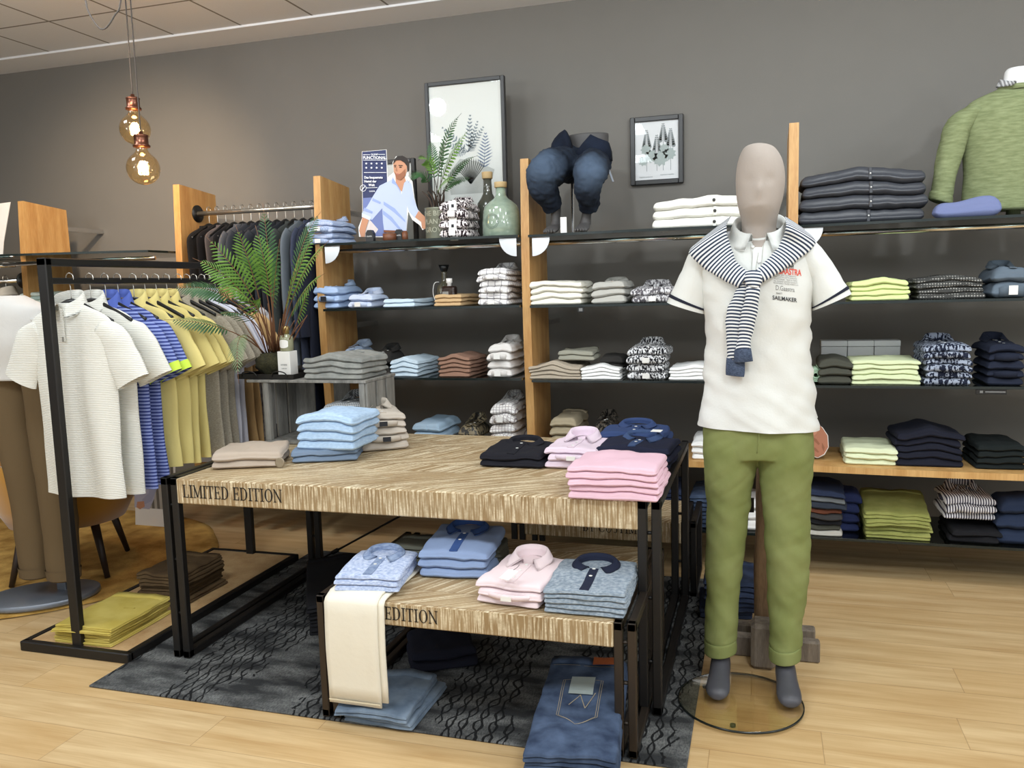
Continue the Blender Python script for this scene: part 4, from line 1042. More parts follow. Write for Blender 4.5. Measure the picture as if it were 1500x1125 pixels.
# ------------------------------------------------------------------ seated denim half figure on the top shelf
sj = thing('seated_half_mannequin', (0, 0, 0), 0, 'half mannequin sitting on top shelf in dark blue jeans', 'mannequin')
dk = mat('dark_grey_figure', (74, 72, 72), .6)
def ball_tube(pts, m=None):
    return [(at(x, y, Y=Y), r) for x, y, Y, r in pts]
def limb(g, pts, n=22, sub=5, disp=None, sq=1.0):
    P = [(at(x, y, Y=Y), r) for x, y, Y, r in pts]; prev = None; secs = []
    for i, (p, r) in enumerate(P):
        d = (P[min(i+1, len(P)-1)][0]-P[max(i-1, 0)][0]).normalized()
        x = V((1, 0, 0)); x = (x-d*x.dot(d)).normalized(); y = d.cross(x); secs.append((p, x*r, y*r*sq))
    g.loft(secs, n, sub, (True, True), disp=disp)
k_spots[:] = [(*at(795, 245, Y=3.93), .13), (*at(866, 250, Y=3.93), .12)]
jdark = F('raw_indigo', (14, 20, 34), kind='denim', col2=(26, 36, 56))
jm = F('indigo_jeans', (14, 20, 34), kind='worn', col2=(72, 90, 114), s=.75, bump=.3, bs=160)
g = G()
limb(g, [(838, 238, 4.27, .085), (820, 241, 4.12, .09), (803, 248, 3.99, .092), (793, 259, 3.945, .08), (794, 273, 3.97, .07), (802, 288, 4.03, .06), (811, 303, 4.08, .048)])
limb(g, [(868, 240, 4.27, .085), (868, 244, 4.12, .085), (865, 251, 3.99, .084), (862, 262, 3.945, .073), (861, 276, 3.97, .065), (863, 290, 4.03, .058), (864, 304, 4.08, .05)])
g.loft([sec2((812, 268), (884, 268), 4.25, .07), sec2((806, 252), (893, 252), 4.25, .09), sec2((803, 236), (896, 237), 4.25, .09), sec2((806, 224), (893, 226), 4.26, .085), sec2((812, 218), (888, 219), 4.27, .07)], 30, 4)
jb = remeshed(g, 'jeans', jm, sj, .007, 4); tag(jb, 'faded dark blue jeans with open fly')
push(jb, lambda p: noise.noise(V((p.x*14, p.y*12, p.z*16)))*.006+abs(noise.noise(V((p.x*30+p.z*24, p.y*24, p.z*34))))*.009-.003)
wc = at(862, 222, Y=4.27)
for poly, d_ in (([(805, 228), (808, 210), (812, 203), (819, 195), (827, 189.5), (832, 199), (836, 212), (838, 231), (822, 236)], .155), ([(837, 231), (844, 222), (853, 210), (861, 201), (865, 196.5), (876, 202), (890, 207), (894, 220), (895, 234), (868, 240)], .15)):
    pts = [at(x, y, Y=4.13+abs(x-846)*.0011) for x, y in poly]; n = len(pts); c_ = sum(pts, V())/n
    g = G(); vs = pts+[c_+(p-c_)*.55+V((0, -.012, 0)) for p in pts]+[p+V((0, .05, 0)) for p in pts]
    fs = [(k, (k+1) % n, n+(k+1) % n, n+k) for k in range(n)]+[tuple(range(n, 2*n))]+[((k+1) % n, k, 2*n+k, 2*n+(k+1) % n) for k in range(n)]+[tuple(range(2*n, 3*n))[::-1]]
    g.add(vs, fs); g.build('open_waistband', jdark, jb)
g = G().loft([(wc+V((0, 0, -.04)), V((.10, 0, 0)), V((0, .065, 0))), (wc+V((0, 0, .07)), V((.105, 0, 0)), V((0, .07, 0))), (wc+V((0, 0, .082)), V((.10, 0, 0)), V((0, .066, 0)))], 28, 3); g.build('torso_stump', dk, sj)
for sx, (a, b) in ((-1, ((814, 302), (813, 330))), (1, ((861, 303), (856, 329)))):
    A = at(*a, Y=4.09); z = SH['Bs1']; B = V((at(*b, Y=4.08).x, 4.10, z+.05))
    g = G(); up = (A-B).normalized()
    g.loft([(A, V((.026, 0, 0)), V((0, .03, 0))), (A.lerp(B, .6), V((.024, 0, 0)), V((0, .028, 0))), (B, V((.028, 0, 0)), V((0, .035, -.01))), (V((B.x, 4.06, z+.032)), V((.031, 0, 0)), V((0, .028, .024))), (V((B.x+sx*.003, 4.02, z+.022)), V((.036, 0, 0)), V((0, .012, .018))), (V((B.x+sx*.004, 3.985, z+.014)), V((.034, 0, 0)), V((0, .006, .012))), (V((B.x+sx*.004, 3.975, z+.012)), V((.02, 0, 0)), V((0, .002, .008)))], 20, 4)
    g.build('foot', dk, sj)
    for q in range(5): G().loft([(V((B.x+sx*.004+(-.026+.013*q), 3.99, z+.013)), V((.006, 0, 0)), V((0, 0, .0095))), (V((B.x+sx*.004+(-.026+.013*q), 3.968+.004*abs(q-1 if sx > 0 else 3-q), z+.0105)), V((.0065, 0, 0)), V((0, 0, .009))), (V((B.x+sx*.004+(-.026+.013*q), 3.96+.004*abs(q-1 if sx > 0 else 3-q), z+.01)), V((.003, 0, 0)), V((0, 0, .005)))], 10, 2).build('toe', dk, sj)
p = at(834, 333, Y=4.18)
g = G(); zb = SH['Bs1']; g.box((p.x, 4.24, zb+.004), (.12, .1, .008), bev=.003); g.bar((p.x, 4.26, zb+.006), (p.x, 4.27, 1.93), .014); g.build('support_post', chrome, sj, False)
G().box((p.x+.012, 4.0, zb+.04), (.03, .004, .075), rz=.1).build('hang_tag', paper, sj, False)
g = G(); g.bar(at(886, 232, Y=4.16), at(898, 266, Y=4.12), .012, .003); g.build('fabric_loop', mat('pale_grey_tape', (150, 158, 170), .8), jb, False)

# ------------------------------------------------------------------ green sweater bust, top right
gs = thing('clothing_bust', (0, 0, 0), 0, 'torso form in moss green sweater at top right corner', 'mannequin')
gk = F('moss_green_slub_knit', (110, 120, 78), kind='streak', col2=(132, 142, 98), s=1, bump=.5, bs=120)
CX = at(1403, 155, Y=4.2).x+.235; zc = lambda y: at(1450, y, Y=4.2).z
g = G()
rows = [(128, .055, .04), (134, .095, .055), (142, .15, .07), (152, .195, .085), (166, .222, .098), (195, .218, .11), (240, .205, .11), (285, .205, .11), (309, .2, .11)]
g.loft([(V((CX, 4.2, zc(y)-.0)), V((hw, 0, 0)), V((0, d, 0))) for y, hw, d in rows], 48, 5, disp=wrinkle(.006, 9, 6, 2))
g.build('sweater', gk, gs)
for s in (-1, 1):
    S_ = [(.165, zc(160), .045, .06), (.222, zc(178), .052, .062), (.262, zc(215), .05, .06), (.285, zc(255), .046, .055), (.297, zc(288), .042, .05)]
    g = G(); secs = []
    for i, (x, z, u, v) in enumerate(S_):
        secs.append((V((CX+s*x, 4.19-.01*i, z)), V((u, 0, s*u*.35)), V((0, v, 0))))
    g.loft(secs, 28, 5, disp=wrinkle(.007, 16, 16, 7+s)); g.build('sleeve', gk, gs)
    c, u, v = secs[-1]; g = G().loft([(c+V((0, 0, .02)), u*1.0, v), (c+V((s*.002, 0, .014)), u*1.12, v*1.12), (c+V((s*.005, 0, -.014)), u*1.14, v*1.14), (c+V((s*.006, 0, -.02)), u*.95, v*.95)], 28, 3); g.build('rolled_cuff', gk, gs)
g = G(); zn = zc(133); g.loft([(V((CX, 4.2, zn-.01)), V((.078, 0, 0)), V((0, .07, .0))), (V((CX, 4.2, zn+.006)), V((.082, 0, 0)), V((0, .072, .0))), (V((CX, 4.2, zn+.012)), V((.074, 0, 0)), V((0, .064, 0)))], 30, 2, (False, False)); g.build('neck_rib', gk, gs)
g = G(); g.loft([(V((CX, 4.2, zn-.03)), V((.066, 0, 0)), V((0, .055, 0))), (V((CX, 4.2, zn+.02)), V((.06, 0, 0)), V((0, .05, 0))), (V((CX, 4.2, zn+.07)), V((.056, 0, 0)), V((0, .05, 0))), (V((CX, 4.2, zn+.085)), V((.045, 0, 0)), V((0, .04, 0)))], 28, 3); g.build('neck', mat('glossy_white_form', (236, 236, 236), .25), gs)
collar(G(), CX, 4.2, zn+.002, .066, .058, sh=.036, lw=.02, pt=.02, rise=.016, drop=.004).build('shirt_collar', F('black_white_check_cotton', (60, 58, 62), kind='gingham', col2=(220, 220, 222), s=90), gs)
z = SH['Cs1']
G().lathe([(0, .0), (.085, .0), (.085, .006), (.03, .012), (.025, zc(305)-z+.002), (0, zc(305)-z+.004)], 28, (CX, 4.2, z+.0005)).build('stand', chrome, gs)
per = F('periwinkle_knit', (104, 114, 158), bump=.5, bs=120)
a, b = at(1368, 311, Y=4.02), at(1466, 308, Y=4.02)
g = G(); g.slab(b.x-a.x, .09, lambda x, y: .0, lambda x, y: .066+.022*(x/(b.x-a.x)+.5)+.006*math.sin(x*30), r=.045, seed=3, nx=14, ny=8, crn=.02)
tag(g.build('folded_sweater', per, None, True, ((a.x+b.x)/2, 3.985, z)), 'periwinkle blue knit rolled in front of green bust', 'sweater')

# ------------------------------------------------------------------ hanging garments
def hang_garment(name, cat, label, group, m, loc, rz=0, W=.42, L=.77, sleeve='short', th=.034, cm=None, cuff=None, seed=0, coll='polo', zipper=False, hs=.0, sprd=1.0, hemw=1.0):
    t = thing(name, loc, rz, label, cat, group); cm = cm or m; hw = W/2
    rows = [(0.0, .30, .35), (-.018, .48, .55), (-.04, .75, .75), (-.065, .93, .9), (-.10, 1.0, 1.0), (-.2, .98, 1.05), (-.36, .95, 1.1), (-.55, .94, 1.15), (-L+.05, .96*hemw, 1.15), (-L, .97*hemw, 1.15)]
    def dp(p, d):
        q = min(1, max(0, -p.z/.5)); y = math.sin(p.x*(26+seed % 3*4)+seed*1.7+p.z*2)*.010*q+noise.noise(V((p.x*7+seed, p.z*3, seed)))*.014*q
        return V((noise.noise(V((p.z*6, seed, 2)))*.006*q, y, 0))
    g = G(); g.loft([(V((0, 0, z)), V((hw*a, 0, 0)), V((0, th*b, 0))) for z, a, b in rows], 44, 4, (True, False), disp=dp)
    body_ = g.build('garment_body', m, t)
    if sleeve:
        for s in (-1, 1):
            if sleeve == 'short': S_ = [(.70, -.105, .045), (.96, -.14, .068), (1.15, -.215, .078), (1.35*sprd, -.31, .083)]
            else: S_ = [(.80, -.09, .06), (.98, -.13, .068), (1.07, -.25, .062), (1.12, -.42, .055), (1.13, -.6, .046), (1.13, -.64, .045)]
            secs = []
            for i, (x, z, u) in enumerate(S_):
                x2, z2 = S_[min(i+1, len(S_)-1)][:2]; x1, z1 = S_[max(i-1, 0)][:2]
                d = V((s*(x2-x1)*hw, 0, z2-z1)).normalized(); pr = V((-d.z, 0, d.x)); secs.append((V((s*x*hw, -.004 if s < 0 else .004, z)), pr*u, V((0, th*.85, 0))))
            g = G(); g.loft(secs, 26, 5, (True, False), disp=wrinkle(.005, 14, 14, seed+s)); g.loft([(c, u*.95, v*.9) for c, u, v in secs[1:]], 26, 5, (False, False), disp=wrinkle(.005, 14, 14, seed+s))
            so = g.build('sleeve', m, t)
            if cuff:
                (c1, u1, v1), (c2, u2, v2) = secs[-1], secs[-2]
                g = G().loft([(c1, u1*1.03, v1*1.06), (c1.lerp(c2, .2), u1*1.035, v1*1.08), (c1.lerp(c2, .36), u1*1.03, v1*1.06)], 26, 2, (False, False), disp=wrinkle(.005, 14, 14, seed+s)); g.build('cuff_band', cuff, so)
    if coll == 'polo': collar(G(), 0, 0, -.03, .062, .034, sh=.05, lw=.022, pt=.01, rise=.03, drop=.03).build('collar', cm, t)
    elif coll == 'lapel':
        g = G()
        for s in (-1, 1): g.prism([(0, .005), (s*.055, .0), (s*.085, -.12), (s*.05, -.135), (s*.012, -.3)][::s], Matrix(((1, 0, 0, 0), (0, 0, -1, -th-.004), (0, 1, 0, 0), (0, 0, 0, 1))), .004)
        g.build('lapel', cm, t)
    if zipper:
        g = G().box((0, -th-.004, -.085), (.012, .004, .13)); g.build('zip', m, t, False)
        G().box((0, -th-.008, -.14), (.006, .002, .02)).build('zip_pull', rail_m, t, False)
    return t
def hanger(label, group, loc, rz, barz, m=black_pl, hook=None, w=.19):
    t = thing('clothes_hanger', loc, rz, label, 'clothes hanger', group); z = barz-loc[2]
    g = G(); pts = [(0, 0, .012)]+[(0, 0, z-.035)]+[(.018*math.sin(a)*1.0, 0, z-.0+.019*math.cos(a)-.0) for a in [PI*1.1, PI*1.35, PI*1.65, PI*1.95, PI*2.3, PI*2.6, PI*2.8]]
    g.tube(pts, .0019, 6); g.build('hook', hook or rail_m, t)
    g = G(); g.loft([(V((-w, 0, -.075)), V((0, .006, 0)), V((0, 0, .008))), (V((-w*.55, 0, -.035)), V((0, .008, 0)), V((0, 0, .011))), (V((0, 0, .004)), V((0, .008, 0)), V((0, 0, .014))), (V((w*.55, 0, -.035)), V((0, .008, 0)), V((0, 0, .011))), (V((w, 0, -.075)), V((0, .006, 0)), V((0, 0, .008)))], 12, 4); g.build('shoulders', m, t)
    return t
# rack
RX = -2.585
t = thing('garment_rack', (RX, 3.08, 0), 0, 'black steel garment rack with wooden base full of short-sleeved shirts', 'garment rack')
y0, y1 = -.58, .58
for y in (y0, y1): G().bar((0, y, .03), (0, y, 1.556), .044, .03).build('upright', steel, t, False)
G().bar((0, y0-.015, 1.541), (0, y1+.015, 1.541), .044, .03).build('top_bar', steel, t, False)
G().bar((0, y0+.02, 1.47), (0, y1-.02, 1.47), .026, .024).build('hanging_bar', steel, t, False)
g = G()
bw, bl = .25, .60
for s in (-1, 1): g.bar((s*bw, -bl, .02), (s*bw, bl, .02), .03, .04); g.bar((-bw-.015, s*bl, .02), (bw+.015, s*bl, .02), .03, .04)
g.build('base_frame', steel, t, False)
G().box((0, 0, .022), (2*bw-.03, 2*bl-.03, .03)).build('base_panel', mat('light_ply_panel', (196, 164, 120), .6, kind='wood', col2=(176, 140, 96), s=.7), t, False)
wk = F('white_ribbed_knit', (222, 221, 212), kind='ribh', bump=.45, bs=900)
bls = F('royal_blue_striped_pique', (52, 66, 140), kind='stripe_z', col2=(134, 150, 214), s=70); blc = F('royal_blue_collar', (78, 100, 190)); neon = F('neon_yellow_rib', (200, 232, 60))
yel = F('butter_yellow_cotton', (224, 205, 120)); bei = F('beige_textured_jacquard', (176, 166, 146), kind='melange', col2=(150, 140, 122), s=2); lil = F('lilac_white_poplin', (204, 204, 218)); tn = F('camel_cotton', (186, 146, 92)); rain = mat('silver_grey_nylon', (160, 158, 160), .5, bump=.6, bs=30, kind='dots', col2=(128, 126, 130), s=22)
GR = [('white ribbed half-zip polo, frontmost on the black rack', 'polo shirt', wk, 2.62, dict(zipper=True, L=.77, W=.42)),
      ('second white ribbed polo, behind the frontmost white one', 'polo shirt', wk, 2.72, dict(L=.78, W=.42)),
      ('blue striped polo with neon cuffs, right behind the white polos', 'polo shirt', bls, 2.80, dict(cm=blc, cuff=neon, L=.78)),
      ('blue striped polo with neon cuffs, in front of yellow ones', 'polo shirt', bls, 2.87, dict(cm=blc, cuff=neon, L=.78)),
      ('yellow polo shirt, first behind the blue striped polos', 'polo shirt', yel, 2.96, dict(L=.72)), ('yellow polo shirt, second of four on the rack', 'polo shirt', yel, 3.03, dict(L=.72)),
      ('yellow polo shirt, third of four on the rack', 'polo shirt', yel, 3.10, dict(L=.73)), ('yellow polo shirt, last one before the beige shirts', 'polo shirt', yel, 3.17, dict(L=.72)),
      ('beige textured shirt, nearest the yellow polos', 'shirt', bei, 3.25, dict(L=.72)), ('beige textured shirt, middle one of three', 'shirt', bei, 3.31, dict(L=.72)), ('beige textured shirt, nearest the lilac shirts', 'shirt', bei, 3.36, dict(L=.72)),
      ('pale lilac shirt, front one between beige and camel', 'shirt', lil, 3.42, dict(L=.8)), ('pale lilac shirt, rear one between beige and camel', 'shirt', lil, 3.46, dict(L=.8)),
      ('camel shirt, nearer one left of the fern stems', 'shirt', tn, 3.52, dict(L=.74)), ('camel shirt, rear one left of the fern stems', 'shirt', tn, 3.565, dict(L=.74)),
      ('silver-grey rain jacket hanging left of the grey crate', 'jacket', rain, 3.615, dict(L=.74, sleeve='long', W=.40))]
for i, (lb_, cat, m, y, kw) in enumerate(GR):
    nm = {'polo shirt': 'hanging_polo', 'shirt': 'hanging_shirt', 'jacket': 'hanging_jacket'}[cat]
    th_ = .034 if i < 4 else (.03 if i < 8 else .022)
    gg = hang_garment(nm, cat, lb_, 'shirts on the black rack', m, (RX-.02, min(y, 3.605), 1.385), rz=rnd.uniform(-.06, .06), seed=i*3+1, th=th_, **{'W': .41, **kw})
    hanger('black hanger holding the '+lb_.split(',')[0].replace(' hanging left of the grey crate', '')+' number '[:0]+{0: ' in front', 1: ' behind it', 2: ' nearest the whites', 3: ' nearest the yellows', 4: ', first in row', 5: ', second in row', 6: ', third in row', 7: ', fourth in row', 8: ', first in row', 9: ', second in row', 10: ', third in row', 11: ', front one', 12: ', rear one', 13: ', nearer one', 14: ', rear one', 15: ''}[i], 'hangers on the black rack', (RX-.02+.015, y, 1.385), 0, 1.482)
# dark jackets on the steel rail
suits = [((30, 30, 32), None, .50), ((32, 31, 34), None, .5), ((96, 88, 88), None, .48), ((28, 28, 30), None, .5), ((92, 92, 96), 'long', .72), ((58, 60, 66), 'long', .72), ((48, 48, 54), 'long', .74), ((54, 56, 62), 'long', .74), ((44, 46, 52), 'long', .74), ((38, 40, 46), 'long', .76), ((60, 64, 62), 'long', .76), ((96, 104, 112), 'long', .8), ((56, 62, 82), 'long', .82), ((34, 38, 54), 'long', .86)]
SN = ['black waistcoat, leftmost on the steel rail', 'black waistcoat, second on the steel rail', 'grey-brown waistcoat, third on the steel rail', 'black waistcoat beside the first grey jacket', 'mid-grey jacket right of the waistcoats', 'slate jacket, second after the waistcoats', 'charcoal jacket, third after the waistcoats', 'anthracite jacket, fourth after the waistcoats', 'charcoal jacket, fifth after the waistcoats', 'near-black jacket behind the tallest fern frond', 'grey-green jacket right of the tallest fern frond', 'light grey jacket near right end of the rail', 'slate blue jacket, second from right rail end', 'long dark navy jacket at right rail end']
for i, (c, sl, L) in enumerate(suits):
    x = -3.10+i*.0565; m = F(f'suiting_cloth_{"abcdefghijklmn"[i]}', c, bump=.15)
    hang_garment('hanging_jacket' if sl else 'hanging_waistcoat', 'jacket' if sl else 'waistcoat', SN[i], 'dark jackets on the steel rail', m, (x, 4.2, 1.80), rz=-PI/2+rnd.uniform(-.05, .05), W=.40, L=L, sleeve=sl, th=.020, coll='lapel', seed=i+40)
    hanger('dark hanger holding the '+SN[i], 'hangers on the steel rail', (x, 4.2, 1.80), -PI/2, 1.893, w=.17)
# far left rail
for i, (c, nm) in enumerate((((206, 184, 160), 'peach cardigan, left one at the far left edge'), ((212, 196, 176), 'pale peach cardigan beside the far left beech board'))):
    hang_garment('hanging_cardigan', 'cardigan', nm, 'cardigans at the far left', F('peach_knit_'+'ab'[i], c), (-4.62+i*.12, 4.05, 1.44), rz=-PI/2+.2, W=.42, L=.7, sleeve='long', th=.03, seed=60+i)
    hanger('wire hanger holding the '+nm, 'hangers at the far left', (-4.62+i*.12, 4.05, 1.44), -PI/2, 1.537)
# ------------------------------------------------------------------ crate and what is on it
cw = mat('weathered_grey_wood', (148, 146, 140), .8, kind='wood', col2=(104, 102, 98), s=1.6, bump=.5, bs=60)
CY = 3.235; zc0 = TZ+.001; ctop = at(460, 557, Y=CY).z; cxl, cxr = at(384, 600, Y=CY).x, at(538, 600, Y=CY).x
cw_, ch_, cd_ = cxr-cxl, ctop-zc0, .30
t = thing('wooden_crate', ((cxl+cxr)/2, CY+cd_/2, zc0), 0, 'grey weathered slatted crate standing on the big table', 'crate')
def brd(name, c, d, rz=0):
    g = G().box(c, d, rz, bev=.0015); return g.build(name, cw, t, False)
h = cw_/2; fr = -cd_/2; th = .012
brd('top_board', (-.035, 0, ch_-th/2), (cw_+.07, cd_+.01, th)); brd('bottom_board', (0, 0, th/2), (cw_-.01, cd_, th))
for s in (-1, 1):
    for k in range(3): brd('side_slat', (s*(h-.006), fr+.05+.1*k, ch_/2), (.01, .082, ch_-2*th-.002))
    for y in (fr+.014, -fr-.014): brd('corner_post', (s*(h-.024), y, ch_/2), (.026, .026, ch_-2*th-.002))
for k in range(3): brd('back_slat', (-h+.075+(cw_-.15)/2*k, -fr-.032, ch_/2), (.085, .01, ch_-2*th-.002))
SH['crate'] = ctop
q0 = at(440, 556, Y=CY+.01); q1 = at(538, 556, Y=CY+.01)
stack('grey washed chino', 'on top of the crate', 'trousers', grden, 4, ((q0.x+q1.x)/2-.005, CY+.015, ctop+.001), q1.x-q0.x-.03, .26, .098, hump=.018, jit=1.6, hs=[.025, .024, .024, .026], opt='single')
stack('grey gingham shirt', 'inside the crate', 'shirt', F('grey_gingham_cotton', (222, 224, 224), kind='gingham', col2=(92, 100, 108), s=110), 5, ((q0.x+q1.x)/2+.02, CY+.055, zc0+th+.001), .225, .2, .17, jit=1)
# tray
tray_m = mat('blackened_metal', (48, 46, 44), .5, .6)
tx0, tx1 = at(357, 553, Y=CY+.06).x, at(437, 553, Y=CY+.06).x
t = thing('metal_tray', ((tx0+tx1)/2, CY+.13, ctop+.0012), 0, 'dark metal tray under the fern and perfume on the crate', 'tray')
tw2 = (tx1-tx0)/2
G().box((0, 0, .003), (2*tw2, .23, .006)).build('tray_floor', tray_m, t, False)
g = G()
for s in (-1, 1): g.bar((s*tw2, -.115, .012), (s*tw2, .115, .012), .005, .02); g.bar((-tw2, s*.115, .012), (tw2, s*.115, .012), .005, .02)
g.build('rim', tray_m, t, False)
for s in (-1, 1):
    x = s*tw2*.55
    G().tube([(x-.04, -.119, .012), (x-.03, -.126, .03), (x, -.128, .037), (x+.03, -.126, .03), (x+.04, -.119, .012)], .0028, 8).build('handle', tray_m, t)
# perfume box and bottle
bx = at(420, 535, Y=CY+.07); zt = ctop+.0074
t = thing('perfume_box', (bx.x, CY+.08, zt), 0, 'white perfume carton on the dark tray', 'box')
bh = at(420, 515, Y=CY+.05).z-zt
G().box((0, 0, bh/2), (.064, .064, bh), bev=.001).build('carton', paper, t, False)
gt = mat('grey_small_print', (120, 120, 120), .7)
def flat_text(s, size, x, y, z, m, parent, name='lettering', align='CENTER', bold=0, rot=0, sx=1):
    c_, s_ = math.cos(rot), math.sin(rot)
    vs, fs = text_mesh(s, size, lambda c: V((x+(c.x*c_-c.y*s_)*sx, y-c.z*.3, z+c.x*s_+c.y*c_)), .0004, align, bold)
    return G().add(vs, fs).build(name, m, parent, False)
flat_text('AMBRE', .011, 0, -.0332, bh*.45, gt, t); flat_text('PARFUM', .007, 0, -.0332, bh*.32, gt, t)
zb = zt+bh+.0005
t = thing('perfume_bottle', (bx.x, CY+.08, zb), 0, 'glass perfume bottle with gold cap standing on white carton', 'bottle')
hb = at(420, 478, Y=CY+.06).z-zb
amberl = mat('pale_olive_glass', (150, 150, 120), .08, spec=.8)
G().lathe([(0, 0), (.026, 0), (.03, .004), (.031, hb*.5), (.028, hb*.58), (.014, hb*.66), (.012, hb*.70), (0, hb*.70)], 28).build('flask', amberl, t)
G().lathe([(0, hb*.70), (.0145, hb*.70), (.0145, hb*.98), (.013, hb), (0, hb)], 24).build('cap', mat('brass_cap', (196, 168, 110), .3, .9), t)
g = G(); n = 16; vs = []
for k in range(n+1):
    a = -PI/2-.75+1.5*k/n; e = .62*math.sqrt(max(0, 1-((k-n/2)/(n/2))**2))
    for s in (-1, 1): vs.append((.0318*math.cos(a), .0318*math.sin(a), hb*.30+s*hb*.17*(.55+e*.7)))
g.add(vs, [(2*k, 2*k+2, 2*k+3, 2*k+1) for k in range(n)]); g.build('paper_label', paper, t)
t = thing('reed_tube', (bx.x-.045, CY+.12, zt), 0, 'slim pink gold tube standing behind the perfume bottle', 'tube')
G().lathe([(0, 0), (.009, 0), (.009, .15), (.006, .155), (0, .155)], 16).build('tube_body', mat('pink_gold_metal', (214, 176, 160), .3, .8), t)
G().lathe([(0, .155), (.0092, .155), (.0092, .185), (0, .187)], 16).build('tube_cap', paper, t)

# ------------------------------------------------------------------ ferns
def frond(P0, P1, P2, wid, n, m, parent, start=.35, nrm=None, droop=.25, stem_m=None, sr=.0022, lean=.9, wl=.085):
    P0, P1, P2 = V(P0), V(P1), V(P2)
    B = lambda t: P0*(1-t)**2+P1*2*t*(1-t)+P2*t*t
    T = lambda t: ((P1-P0)*2*(1-t)+(P2-P1)*2*t).normalized()
    nrm = V(nrm) if nrm else V((0, -.75, .65)); g = G()
    for k in range(n):
        t = start+(1-start)*((k+.5)/n)**.95; q = (t-start)/(1-start)
        L = wid*math.sin(min(1, q*1.0+.12)*PI)**.6*(1-.35*q)*(1 if q < .93 else .6); tg = T(t); sd = tg.cross(nrm).normalized(); up = sd.cross(tg)
        for s in (-1, 1):
            b = B(t); L2 = L*(1+.12*rnd.uniform(-1, 1)); d = (sd*s*lean+tg*(.55+.4*q)).normalized(); w2 = max(.003, L*wl)
            dn = V((0, 0, -1)); vs = []; K = 5
            for i in range(K+1):
                u = i/K; c = b+d*L2*u+dn*(L2*droop*u*u)+tg*(L2*.1*u*u); ww = w2*(math.sin(PI*min(1, u*.85+.12))**.7)*(1 if i < K else .05)
                vs += [c-tg*ww, c+up*.0012*(1 if 0 < i < K else 0), c+tg*ww]
            fs = []
            for i in range(K):
                a = i*3; fs += [(a, a+1, a+4, a+3), (a+1, a+2, a+5, a+4)]
            g.add(vs, fs, 0)
    st = [B(k/9) for k in range(10)]; g.tube(st, [sr*(1.2-.9*k/9) for k in range(10)], 6, mi=1, sub=1)
    return g.build('frond', [m, stem_m], parent)
fg1 = mat('bright_fern_green', (88, 128, 52), .5, kind='melange', col2=(112, 150, 66), s=.4, spec=.4); fg2 = mat('deep_fern_green', (44, 78, 46), .5, kind='melange', col2=(60, 98, 56), s=.4, spec=.4)
fg3 = mat('dusty_fern_green', (104, 128, 92), .6, kind='melange', col2=(128, 150, 108), s=.4); stem = mat('reddish_stem', (122, 84, 58), .7); stem2 = mat('dark_stem', (62, 48, 38), .7)
fy = CY+.14; fb_ = at(398, 515, Y=fy)
t = thing('potted_fern', (0, 0, 0), 0, 'large artificial fern rising from a moss ball on the crate', 'plant'); 
mc = at(400, 530, Y=fy); mc.z = zt+.052
g = G(); vs = []; nu, nv = 28, 18
for j in range(nv+1):
    for i in range(nu):
        a, b = 2*PI*i/nu, PI*j/nv; d = V((math.sin(b)*math.cos(a), math.sin(b)*math.sin(a), math.cos(b))); r = 1+.16*noise.noise(d*3)+.14*noise.noise(d*9)
        p = V((d.x*.082*r, d.y*.07*r, d.z*.055*r)); p.z = max(p.z, -.0505); vs.append(mc+p)
fs = [(j*nu+i, j*nu+(i+1) % nu, (j+1)*nu+(i+1) % nu, (j+1)*nu+i) for j in range(nv) for i in range(nu)]
g.add(vs, fs); g.build('moss_ball', mat('dark_moss', (40, 42, 30), 1, kind='melange', col2=(70, 66, 40), s=2, bump=1, bs=160), t)
FR = [  # base px offset, mid px, tip px, depth of mid, tip, width, pinnae, material, start
 ((402, 515), (398, 400), (385, 298), 3.30, 3.32, .062, 26, fg2, .42),
 ((404, 515), (402, 430), (374, 330), 3.22, 3.2, .07, 22, fg1, .45),
 ((396, 515), (378, 410), (345, 330), 3.22, 3.12, .07, 20, fg1, .45),
 ((394, 518), (372, 410), (282, 378), 3.15, 3.0, .062, 24, fg1, .42),
 ((392, 520), (352, 400), (246, 424), 3.08, 2.95, .062, 26, fg2, .5),
 ((390, 520), (345, 470), (240, 468), 3.05, 2.9, .055, 24, fg2, .48),
 ((388, 522), (336, 440), (350, 562), 3.04, 2.98, .05, 22, fg3, .45),
 ((406, 515), (420, 420), (464, 336), 3.22, 3.2, .06, 22, fg1, .42),
 ((408, 516), (428, 400), (482, 352), 3.16, 3.05, .05, 24, fg1, .4),
 ((410, 518), (428, 360), (470, 310), 3.3, 3.36, .058, 26, fg2, .45),
 ((408, 520), (426, 430), (476, 400), 3.1, 2.98, .055, 20, fg1, .42),
 ((400, 520), (396, 440), (410, 350), 3.16, 3.06, .07, 20, fg2, .45),
 ((403, 520), (384, 430), (330, 420), 3.1, 2.98, .06, 20, fg1, .45),
 ((412, 520), (440, 470), (452, 420), 3.2, 3.16, .05, 16, fg1, .5),
 ((400, 520), (380, 420), (300, 345), 3.16, 3.02, .062, 20, fg1, .48), ((405, 518), (420, 430), (440, 372), 3.12, 3.0, .06, 18, fg1, .45), ((399, 520), (370, 440), (318, 462), 3.06, 2.92, .055, 20, fg2, .45), ((402, 520), (392, 380), (362, 372), 3.26, 3.26, .06, 18, fg2, .45)]
for b, m_, tp, ym, yt, wd, n, mm, st in FR:
    frond(at(*b, Y=fy), at(*m_, Y=ym), at(*tp, Y=yt), wd*1.3, int(n*.92), mm, t, st, stem_m=stem, sr=.0028)
